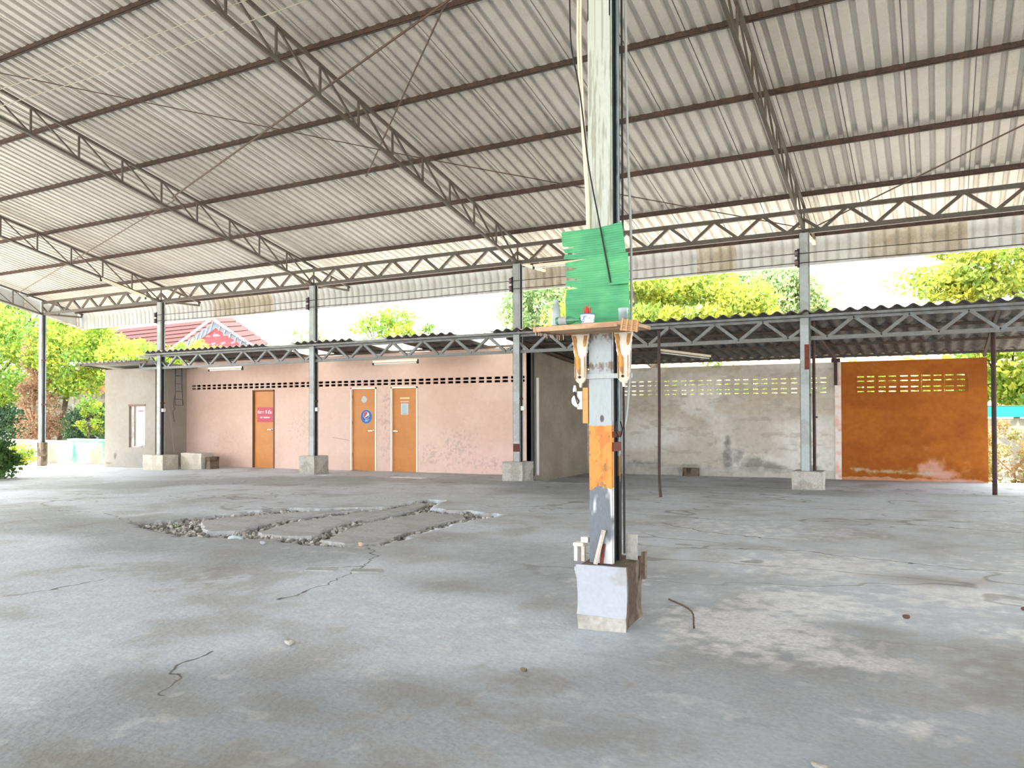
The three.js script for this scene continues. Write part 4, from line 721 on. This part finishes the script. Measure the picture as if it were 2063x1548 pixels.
// conduits and cables on the column
solo('conduit_pipe', 'cream conduit bowed along the left of the centre column', 'conduit', [tube([P(-1.946, 4.6, 4.4), P(-1.944, 3.84, 4.4), P(-1.946, 3.6, 4.4), P(-1.926, 3.2, 4.4), P(-1.908, 2.9, 4.4), P(-1.882, 2.6, 4.38), P(-1.868, 2.4, 4.36)], 0.009, 30, 8), tube([P(-1.926, 4.6, 4.4), P(-1.926, 3.84, 4.4), P(-1.928, 3.6, 4.4), P(-1.912, 3.2, 4.4), P(-1.896, 2.9, 4.4), P(-1.874, 2.6, 4.385), P(-1.862, 2.4, 4.365)], 0.008, 30, 8)], M.pvcCream);
solo('electric_cable', 'black cable hanging down across the green plastic sheet', 'cable', tube([P(-1.958, 4.4, 4.3), P(-1.955, 3.8, 4.3), P(-1.945, 3.53, 4.3), P(-1.9, 3.3, 4.3), P(-1.872, 3.1, 4.3), P(-1.834, 2.79, 4.295), P(-1.752, 2.41, 4.27), P(-1.684, 2.06, 4.265)], 0.0048, 40, 6), M.black);
solo('conduit_pipe', 'grey conduit rising behind the right side of the centre column', 'conduit', tube([P(-1.7, 4.6, 4.58), P(-1.7, 3.87, 4.58), P(-1.688, 2.94, 4.58), P(-1.672, 2.44, 4.58), P(-1.672, 1.9, 4.58), P(-1.69, 1.45, 4.58), P(-1.71, 1.25, 4.58), P(-1.728, 1.17, 4.57)], 0.0085, 40, 8), M.pvc);
solo('conduit_pipe', 'dark conduit close against the right side of the centre column', 'conduit', tube([P(-1.722, 4.6, 4.57), P(-1.722, 3, 4.57), P(-1.72, 1.0, 4.57), P(-1.72, 0.42, 4.57)], 0.007, 20, 8), M.rubber);
solo('electric_cable', 'black cable loop at the orange band of the centre column', 'cable', tube([P(-1.722, 1.24, 4.45), P(-1.715, 1.2, 4.42), P(-1.715, 1.16, 4.45), P(-1.715, 1.15, 4.5), P(-1.715, 1.19, 4.53), P(-1.715, 1.24, 4.5)], 0.0045, 40, 6), M.black);

// =====================================================================
// RUBBLE AND LITTER
// =====================================================================
{
  const g = new THREE.IcosahedronGeometry(0.5, 0); const p = g.attributes.position; for (let i = 0; i < p.count; i++) { const k = 1 + 0.35 * Math.sin(p.getX(i) * 17 + p.getY(i) * 9 + p.getZ(i) * 23); p.setXYZ(i, p.getX(i) * k, p.getY(i) * k * 0.75, p.getZ(i) * k); } g.computeVertexNormals();
  const spotsG = []; while (spotsG.length < 5000) { const u = rr(-9.2, -4.8), v = rr(5.7, 10.1); if (inBed(u, v)) spotsG.push([u, v]); }
  const im = shadowed(new THREE.InstancedMesh(g, plain(0xffffff, 0.9), spotsG.length)), m = new THREE.Matrix4(), q = new THREE.Quaternion(), c = new THREE.Color();
  spotsG.forEach(([u, v], i) => { const s = rr(0.02, 0.075); q.setFromEuler(new THREE.Euler(rnd() * 6, rnd() * 6, rnd() * 6)); m.compose(P(u, floorH(u, v) + s * 0.25 + 0.03, v), q, new THREE.Vector3(s, s, s)); im.setMatrixAt(i, m); const t = rr(0.12, 0.58); c.setRGB(t, t * 0.97, t * 0.9); im.setColorAt(i, c); });
  im.name = 'gravel'; im.userData = { label: 'loose gravel in the torn-up patch of the floor', category: 'gravel', kind: 'stuff' }; scene.add(im);
}
const at = (u, v, dy = 0) => P(u, floorH(u, v) + dy, v);
{ const lump = (u, v, a, b, c) => { const g = rough(new THREE.IcosahedronGeometry(0.5, 2).scale(a, c, b), 0.06, 22); return g.translate(u, floorH(u, v) + c * 0.4, -v); };
  solo('plastic_bag', 'pale blue crumpled plastic bag in the torn-up floor patch', 'bag', lump(-6.82, 6.05, 0.26, 0.16, 0.1), plain(0xbcd6e0, 0.5));
  solo('plastic_bag', 'small dark blue wrapper beside the pale crumpled bag', 'wrapper', lump(-7.05, 6.0, 0.14, 0.1, 0.07), plain(0x5d7390, 0.5));
  solo('weed_tuft', 'small green weed at the left of the torn-up floor patch', 'weed', Array.from({ length: 26 }, () => { const a = rnd() * 6.28, r = rr(0.02, 0.09); return bar(at(-8.5, 6.62), at(-8.5, 6.62).add(new THREE.Vector3(Math.cos(a) * r, rr(0.03, 0.09), Math.sin(a) * r)), 0.012, 0.004); }), plain(0x5f7a34, 0.9));
  solo('dry_leaf', 'pale curled leaf at the near corner of the torn-up patch', 'leaf', lump(-5.05, 6.03, 0.05, 0.04, 0.05), plain(0xc8a890, 0.8));
  solo('rubble_piece', 'white rubble piece on the floor before the torn-up patch', 'rubble', lump(-6.1, 5.75, 0.07, 0.05, 0.04), M.whitewash);
  solo('rubble_piece', 'white cement lump alone in the middle of the near floor', 'rubble', lump(-3.27, 3.28, 0.07, 0.06, 0.03), M.concrete);
  solo('rubble_piece', 'small grey stone left of the whitewashed footing', 'rubble', lump(-1.83, 3.42, 0.04, 0.03, 0.025), M.concreteDark);
  solo('rubble_piece', 'flat grey chip on the near floor at the right', 'rubble', lump(-0.4, 2.98, 0.06, 0.05, 0.02), M.concrete);
  solo('dry_twig', 'thin dry twig on the white-stained floor', 'twig', tube([at(-1.62, 5.15, 0.012), at(-1.4, 4.9, 0.018), at(-1.28, 4.55, 0.01)], 0.006, 10, 5), M.concreteDark);
  for (const [u, v, t] of [[-0.2, 5.35, 'brown dry leaf on the right floor, left of the pair'], [0.45, 5.85, 'brown dry leaf on the right floor, right of the pair']]) solo('dry_leaf', t, 'leaf', lump(u, v, 0.045, 0.03, 0.03), plain(0x5a4034, 0.9));
  for (const [u, v, t] of [[-4.6, 5.0, 'flat thin cement slab lying along the floor crack, left one'], [-4.2, 5.1, 'flat thin cement slab lying along the floor crack, right one']]) solo('cement_flake', t, 'cement flake', box(-0.13, 0.13, 0, 0.009, -0.06, 0.06).rotateY(0.4).translate(u, floorH(u, v), -v), M.slabTop);
}

// =====================================================================
// OUTSIDE: WALLS, NEIGHBOURS, TREES
// =====================================================================
{ // low painted wall at the far left
  const w = structure('wall_low', 'low sunlit white wall with green stains beyond the corner column', 'wall');
  const mat = wallMat(-28, -21, -0.5, 0.6, (u, y) => { let c = [162, 157, 147]; c = mix3(c, [168, 138, 110], 0.7 * spots([[-25.4, 0.1, 0.7, 0.4], [-22.9, 0.0, 0.35, 0.35]], u, y, 3)); c = mix3(c, [60, 150, 110], 0.9 * spots([[-24.0, 0.1, 0.14, 0.5], [-22.5, 0.2, 0.12, 0.4], [-23.6, 0.45, 0.5, 0.06], [-22.3, 0.4, 0.4, 0.1]], u, y, 6)); c = mix3(c, [150, 140, 128], 0.8 * spots([[-25.5, -0.3, 1.2, 0.1], [-23.5, -0.3, 1, 0.08]], u, y, 8)); const g = (fbm(u * 12, y * 12, 3) - 0.5) * 14; return c.map((x) => clamp8(x + g)); }, 1024, 256);
  part(w, 'wall_panel', box(-27.8, -21.3, -0.5, 0.42, 14.85, 15.0), mat);
  part(w, 'coping', box(-24.3, -21.3, 0.42, 0.49, 14.8, 15.05), plain(0x6fa8a4, 0.7));
}
{ // boundary wall of cast panels
  const w = structure('wall_boundary', 'weathered grey boundary wall behind the left trees', 'wall'), mt = grainMat([150, 148, 140], [104, 104, 96], { amount: 0.8, cells: 4, grain: 14, rough: 0.95 });
  for (let k = 0; k < 12; k++) { part(w, 'wall_panel', box(-50 + k * 2.4, -47.7 + k * 2.4, -0.5, 2.2, 20.6, 20.75), mt); part(w, 'post', box(-47.7 + k * 2.4, -47.6 + k * 2.4, -0.5, 2.3, 20.5, 20.8), M.concrete); }
  const r = structure('wall_garden', 'grey garden wall behind the teal netting', 'wall');
  for (let k = 0; k < 8; k++) part(r, 'wall_panel', box(-9 + k * 3, -6.05 + k * 3, -0.5, 1.1, 23.4, 23.55), mt);
}
{ const n = thing('neighbour_building', 'long peach rendered building seen under the canopy edge', 'building', [-6, -0.5, 33]); part(n, 'wall', box(-26, 14, -0.5, 4.35, 33, 33.3), plain(0xf0c8a4, 0.9)); part(n, 'coping', box(-26.1, 14.1, 4.35, 4.45, 32.9, 33.4), plain(0xf4d8c0, 0.9)); }
{ // red gabled house
  const h = thing('gabled_house', 'red house with a pale pink tiled roof behind the vines', 'house', [-45, -0.5, 38]);
  const roofM = new THREE.MeshPhysicalMaterial({ color: 0x432c2c, roughness: 1, specularIntensity: 0.1, side: THREE.DoubleSide }), redM = grainMat([188, 52, 60], [160, 120, 130], { amount: 0.8, cells: 2, grain: 8, rough: 0.9, edge: [0.55, 0.6] });
  part(h, 'wall', [shapeG([[-48.9, -0.5], [-40.0, -0.5], [-40.0, 5.0], [-44.8, 7.5], [-48.9, 5.4]], 0.3).translate(0, 0, -38.3)], redM);
  part(h, 'wall', box(-62, -48.2, -0.5, 5.4, 38.6, 39), redM);
  const slab4 = (a, b, c, d) => mergeGeometries([gridG(1, 1, (i, j) => [[a, b], [d, c]][j][i]), gridG(1, 1, (i, j) => [[a, b], [d, c]][j][i].clone().add(new THREE.Vector3(0, -0.12, 0)))].map((g) => g.toNonIndexed()));
  // courses of roof tiles, each a band of its own
  const N = 7; for (let k = 0; k < N; k++) {
    const t0 = k / N, t1 = (k + 1.06) / N, L = (p, q, t) => p.clone().lerp(q, t).add(new THREE.Vector3(0, 0.05 * (t === t1 ? 1 : 0), 0));
    const rl = P(-70, 8.6, 43), rrg = P(-48.2, 8.75, 42.4), el = P(-70, 5.2, 37.6), er = P(-48.6, 6.2, 39.2);
    part(h, 'tile_course', slab4(L(rl, el, t0), L(rrg, er, t0), L(rrg, er, t1), L(rl, el, t1)), roofM);
    const hr = P(-38.8, 5.4, 38.2), hl = P(-43.2, 5.0, 37.2);
    const A = P(-48.2, 8.75, 42.4), B = P(-44.8, 8.0, 37.5);
    part(h, 'tile_course', slab4(L(B, P(-39.9, 5.35, 37.4), t0), L(A, P(-41.6, 5.9, 40.5), t0), L(A, P(-41.6, 5.9, 40.5), t1), L(B, P(-39.9, 5.35, 37.4), t1)), roofM);
  }
  part(h, 'rake_trim', [bar(P(-44.8, 7.95, 37.6), P(-49.4, 5.85, 37.6), 0.1, 0.16), bar(P(-44.8, 7.95, 37.6), P(-39.9, 5.3, 37.6), 0.1, 0.16)], M.whitewash);
  part(h, 'lattice_band', [shapeG([[-49.0, 5.35], [-44.75, 7.3], [-44.75, 7.85], [-49.3, 5.8]], 0.05).translate(0, 0, -37.95), shapeG([[-44.75, 7.3], [-40.0, 4.85], [-39.8, 5.3], [-44.75, 7.85]], 0.05).translate(0, 0, -37.95)], plain(0x5d6674, 0.8));  // blue-grey band behind the lattice bars
  for (let k = 0; k < 8; k++) { part(h, 'lattice_bar', bar(P(-48.8 + k * 0.5, 5.45 + k * 0.235, 37.85), P(-48.5 + k * 0.5, 6.1 + k * 0.235, 37.85), 0.05), M.whitewash); part(h, 'lattice_bar', bar(P(-44.4 + k * 0.53, 7.1 - k * 0.285, 37.85), P(-44.15 + k * 0.53, 7.6 - k * 0.285, 37.85), 0.05), M.whitewash); }
}
{ // teal netting over the garden wall
  const mat = new THREE.MeshPhysicalMaterial({ color: 0x18a890, roughness: 0.9, transmission: 0.3, thickness: 0, side: THREE.DoubleSide });
  const o = thing('shade_netting', 'teal shade netting strip on the garden wall at the right', 'netting', [3, 1.1, 23.2]);
  part(o, 'net', gridG(80, 4, (i, j) => { const u = -3 + i * 0.16; return P(u, 1.12 + j * 0.07 + 0.03 * fbm(u * 2, j, 2), 23.2 + 0.08 * fbm(u * 3, j * 2, 3)); }), mat);
  part(o, 'wire', rodG(P(-3, 1.42, 23.22), P(9.8, 1.42, 23.22), 0.01, 5), M.rod);
}
// ---------- plants ----------
const leafG = (() => { const g = new THREE.BufferGeometry(); g.setAttribute('position', new THREE.Float32BufferAttribute([0, 0, 0, 0.28, 0.45, 0.08, 0, 1, -0.05, 0, 0.5, 0, 0, 0, 0, 0, 0.5, 0, 0, 1, -0.05, -0.28, 0.45, 0.08, 0, 0, 0], 3).clone()); g.setAttribute('position', new THREE.Float32BufferAttribute([0, 0, 0, 0.28, 0.45, 0.1, 0, 0.5, 0, 0, 0.5, 0, 0.28, 0.45, 0.1, 0, 1, -0.08, 0, 0, 0, 0, 0.5, 0, -0.28, 0.45, 0.1, 0, 0.5, 0, 0, 1, -0.08, -0.28, 0.45, 0.1], 3)); g.computeVertexNormals(); return g; })();
const leafMat = new THREE.MeshPhysicalMaterial({ color: 0xffffff, roughness: 0.8, specularIntensity: 0.35, transmission: 0.35, thickness: 0, side: THREE.DoubleSide });
const bark = grainMat([84, 72, 60], [60, 52, 44], { amount: 0.7, cells: 6, grain: 14, rough: 0.95 }), barkDry = grainMat([150, 112, 84], [112, 80, 60], { amount: 0.7, cells: 6, grain: 14, rough: 0.95 });
const LEAF = { lime: [[0.238, 0.346, 0.0432], [0.346, 0.41, 0.054], [0.14, 0.259, 0.0432]], green: [[0.08, 0.176, 0.04], [0.144, 0.24, 0.048], [0.048, 0.112, 0.032]], deep: [[0.032, 0.08, 0.032], [0.056, 0.112, 0.04], [0.024, 0.056, 0.032]], pale: [[0.259, 0.367, 0.162], [0.324, 0.432, 0.216], [0.194, 0.302, 0.14]], gold: [[0.367, 0.4, 0.054], [0.302, 0.367, 0.0648], [0.194, 0.292, 0.054]], dry: [[0.288, 0.176, 0.104], [0.24, 0.136, 0.08], [0.32, 0.232, 0.144]], straw: [[0.368, 0.272, 0.112], [0.32, 0.224, 0.112], [0.272, 0.272, 0.08]] };  // the pale palette carries distance haze in its leaf colour
function foliage(root, name, clumps, perClump, size, pal) {   // clumps: [u, y, v, radius]
  const n = clumps.length * perClump, im = shadowed(new THREE.InstancedMesh(leafG, leafMat, n)), m = new THREE.Matrix4(), q = new THREE.Quaternion(), c = new THREE.Color(), b = root.position;
  let i = 0; for (const [u, y, v, r] of clumps) {
    const tone = pick(pal);
    for (let k = 0; k < perClump; k++) {
      const a = rnd() * 6.2832, z = rr(-1, 1), rad = r * Math.cbrt(rnd()), s = size * rr(0.6, 1.3), w = Math.sqrt(1 - z * z);
      q.setFromEuler(new THREE.Euler(rr(-1.2, 1.2), rnd() * 6.28, rr(-1.9, 1.9)));
      m.compose(new THREE.Vector3(u + rad * w * Math.cos(a) - b.x, y + rad * z * 0.7 - b.y, -(v + rad * w * Math.sin(a)) - b.z), q, new THREE.Vector3(s, s, s)); im.setMatrixAt(i, m);
      const t = rnd() < 0.75 ? tone : pick(pal), f = rr(0.8, 1.2); c.setRGB(t[0] * f, t[1] * f, t[2] * f); im.setColorAt(i, c); i++;
    }
  }
  im.name = name; im.userData = { kind: 'stuff' }; root.add(im);
}
function plant(name, label, category, u, v, y0, crown, nClumps, perClump, leaf, pal, { trunk = 0.1, group, barkMat = bark, clumpR = 0.45, branches = 7 } = {}) {   // crown: [cu, cy, cv, ru, ry, rv]
  const o = thing(name, label, category, [u, y0, v], group), [cu, cy, cv, ru, ry, rv] = crown, clumps = [];
  for (let k = 0; k < nClumps; k++) { const a = rnd() * 6.2832, z = rr(-1, 1), w = Math.sqrt(1 - z * z), d = Math.cbrt(rr(0.25, 1)); clumps.push([cu + ru * d * w * Math.cos(a), cy + ry * d * z, cv + rv * d * w * Math.sin(a), clumpR * rr(0.6, 1.25)]); }
  if (trunk) {
    const base = P(u, y0, v), top = P(cu, cy - ry * 0.35, cv);
    part(o, 'trunk', tube([base, base.clone().lerp(top, 0.5).add(new THREE.Vector3(0.06, 0, 0.05)), top], trunk, 8, 7), barkMat);
    for (let k = 0; k < branches; k++) { const c = clumps[Math.floor(rnd() * clumps.length)], e = P(c[0], c[1], c[2]); part(o, 'branch', tube([base.clone().lerp(top, rr(0.6, 1)), base.clone().lerp(e, 0.75).setY(mix(top.y, e.y, 0.6)), e], trunk * 0.35, 8, 5), barkMat); }
  }
  foliage(o, 'foliage', clumps, perClump, leaf, pal);
  return o;
}
const TG = 'trees beyond the shed';
plant('leafy_tree', 'bright lime green tree left of the corner column', 'tree', -36.5, 18.2, -0.5, [-36.2, 3.6, 18.4, 3.0, 2.5, 1.2], 110, 130, 0.18, LEAF.lime, { trunk: 0.12, group: TG, clumpR: 0.6 });
plant('leafy_tree', 'lime green tree right behind the corner column', 'tree', -31.2, 18.6, -0.5, [-30.6, 3.9, 18.8, 2.4, 1.9, 1.1], 100, 120, 0.17, LEAF.lime, { trunk: 0.1, group: TG, clumpR: 0.55 });
plant('leafy_tree', 'tall mixed green tree behind the gable fascia', 'tree', -40.5, 23, -0.5, [-40, 6, 23, 4.5, 2.8, 1.5], 80, 80, 0.24, LEAF.green, { trunk: 0.15, group: TG, clumpR: 0.7 });
plant('leafy_bush', 'dark green bush low beside the boundary wall', 'bush', -35, 18.2, -0.5, [-35, 0.7, 18.2, 2.6, 0.9, 0.7], 60, 80, 0.13, LEAF.deep, { trunk: 0.04, clumpR: 0.4 });
plant('leafy_bush', 'dark shaded bush between dry vines and cream wall', 'bush', -28.6, 18.4, -0.5, [-28.4, 0.8, 18.3, 1.6, 0.8, 0.6], 40, 80, 0.13, LEAF.deep, { trunk: 0.04, clumpR: 0.35 });
plant('leafy_bush', 'light green sapling in front of the dark bush', 'bush', -27.6, 17.6, -0.5, [-27.5, 1.1, 17.6, 0.55, 0.7, 0.4], 14, 60, 0.13, LEAF.lime, { trunk: 0.03, clumpR: 0.25 });
plant('dry_creeper', 'cone of dry brown creeper behind the corner column', 'creeper', -31.4, 18.0, -0.5, [-31.3, 1.2, 17.9, 0.9, 1.7, 0.6], 60, 90, 0.1, LEAF.dry, { trunk: 0.14, barkMat: barkDry, clumpR: 0.4 });
plant('dry_creeper', 'thin dry creeper climbing beside the corner column', 'creeper', -31.9, 18.0, -0.5, [-31.8, 3.4, 18.1, 0.5, 1.3, 0.4], 30, 70, 0.09, LEAF.dry, { trunk: 0.05, barkMat: barkDry, clumpR: 0.3 });
plant('climbing_vine', 'yellow green vine above the cream wall roof', 'vine', -27.5, 19.2, -0.5, [-27.2, 3.3, 19.0, 2.4, 0.8, 0.8], 50, 60, 0.16, LEAF.lime, { trunk: 0.06, clumpR: 0.4 });
plant('climbing_vine', 'yellow green vine below the red gabled house', 'vine', -23.6, 19.4, -0.5, [-23.8, 3.25, 19.2, 1.9, 0.5, 0.7], 36, 60, 0.15, LEAF.lime, { trunk: 0.05, clumpR: 0.35 });
plant('leafy_bush', 'pale yellow bush before the low white wall', 'bush', -25.6, 14.0, -0.4, [-25.6, -0.02, 14.1, 0.45, 0.35, 0.3], 14, 70, 0.1, LEAF.gold, { trunk: 0.02, clumpR: 0.2 });
plant('leafy_bush', 'grey green bush at the left edge of the floor', 'bush', -19.5, 10.2, floorY(-19.5), [-19.5, 0.2, 10.2, 0.36, 0.42, 0.36], 24, 90, 0.1, LEAF.green, { trunk: 0.03, clumpR: 0.22 });
plant('leafy_tree', 'small sparse green tree right of the red house', 'tree', -24.7, 26, -0.5, [-24.6, 4.6, 26, 0.8, 0.75, 0.5], 16, 46, 0.17, LEAF.pale, { trunk: 0.05, group: TG, clumpR: 0.35 });
plant('leafy_tree', 'light green tree above the pink wall canopy', 'tree', -21.4, 27, -0.5, [-21.3, 4.7, 27, 1.7, 1.1, 0.8], 34, 60, 0.2, LEAF.lime, { trunk: 0.07, group: TG, clumpR: 0.45 });
plant('leafy_tree', 'tiny treetop left of the pink wall end column', 'tree', -18.9, 27, -0.5, [-18.9, 4.5, 27, 0.42, 0.65, 0.4], 8, 50, 0.16, LEAF.green, { trunk: 0.04, group: TG, clumpR: 0.3 });
plant('leafy_tree', 'broad pale green tree left of the green plastic sheet', 'tree', -14.2, 31, -0.5, [-13.6, 6.2, 31, 3.8, 1.9, 1.6], 110, 140, 0.22, LEAF.pale, { trunk: 0.14, group: TG, clumpR: 0.75, branches: 3 });
plant('leafy_tree', 'bright yellow green tree right of the green plastic sheet', 'tree', -8.2, 24, -0.5, [-7.9, 4.5, 24, 3.6, 1.15, 1.3], 110, 150, 0.18, LEAF.gold, { trunk: 0.12, group: TG, clumpR: 0.5 });
plant('leafy_tree', 'tall pale tree rising behind the yellow green tree', 'tree', -8.8, 40, -0.5, [-8.8, 6.9, 40, 4.2, 1.7, 1.8], 110, 140, 0.24, LEAF.pale, { trunk: 0.2, group: TG, clumpR: 0.75 });
plant('leafy_tree', 'golden green tree at the right edge above the canopy', 'tree', 2.4, 22, -0.5, [2.2, 4.75, 22, 3.0, 0.95, 1.3], 110, 170, 0.15, LEAF.gold, { trunk: 0.12, group: TG, clumpR: 0.45 });
plant('leafy_tree', 'broad leaved green tree over the garden wall', 'tree', 1.6, 25, -0.5, [1.9, 2.4, 25, 2.2, 1.1, 0.8], 60, 60, 0.24, LEAF.lime, { trunk: 0.08, group: TG, clumpR: 0.45 });
[-7.6, -5.9, -4.2, -2.5, -0.8].forEach((u, k) => plant('leafy_bush', ['yellowish', 'lime', 'dense lime', 'sparse lime', 'tall lime'][k] + ' bush glimpsed through the ventilation slots', 'bush', u, 24.6, -0.5, [u, 1.3, 24.6, 1.1, 1.3, 0.6], 26, 60, 0.18, k % 2 ? LEAF.lime : LEAF.gold, { trunk: 0.04, clumpR: 0.45 }));
plant('dry_shrub', 'straw coloured dry shrub right of the orange wall', 'shrub', 1.35, 19.6, -0.45, [1.35, 0.35, 19.6, 0.75, 0.75, 0.5], 40, 90, 0.08, LEAF.straw, { trunk: 0.02, barkMat: barkDry, clumpR: 0.28 });
plant('dry_shrub', 'reddish dry shrub at the right picture edge', 'shrub', 2.6, 20.2, -0.45, [2.6, 0.35, 20.2, 0.8, 0.8, 0.5], 40, 80, 0.08, [...LEAF.straw, ...LEAF.dry], { trunk: 0.02, barkMat: barkDry, clumpR: 0.28 });
[[1.2, 18.9, 0.3], [2.0, 18.6, 0.24]].forEach(([u, v, s], k) => solo('rubble_piece', k ? 'grey stone on the sunlit ground at the right edge' : 'pale stone on the sunlit ground beside the runged pole', 'stone', rough(new THREE.IcosahedronGeometry(s, 1).scale(1.6, 0.4, 1).translate(u, -0.36, -v), 0.06, 6), M.concrete));

renderer.render(scene, camera);
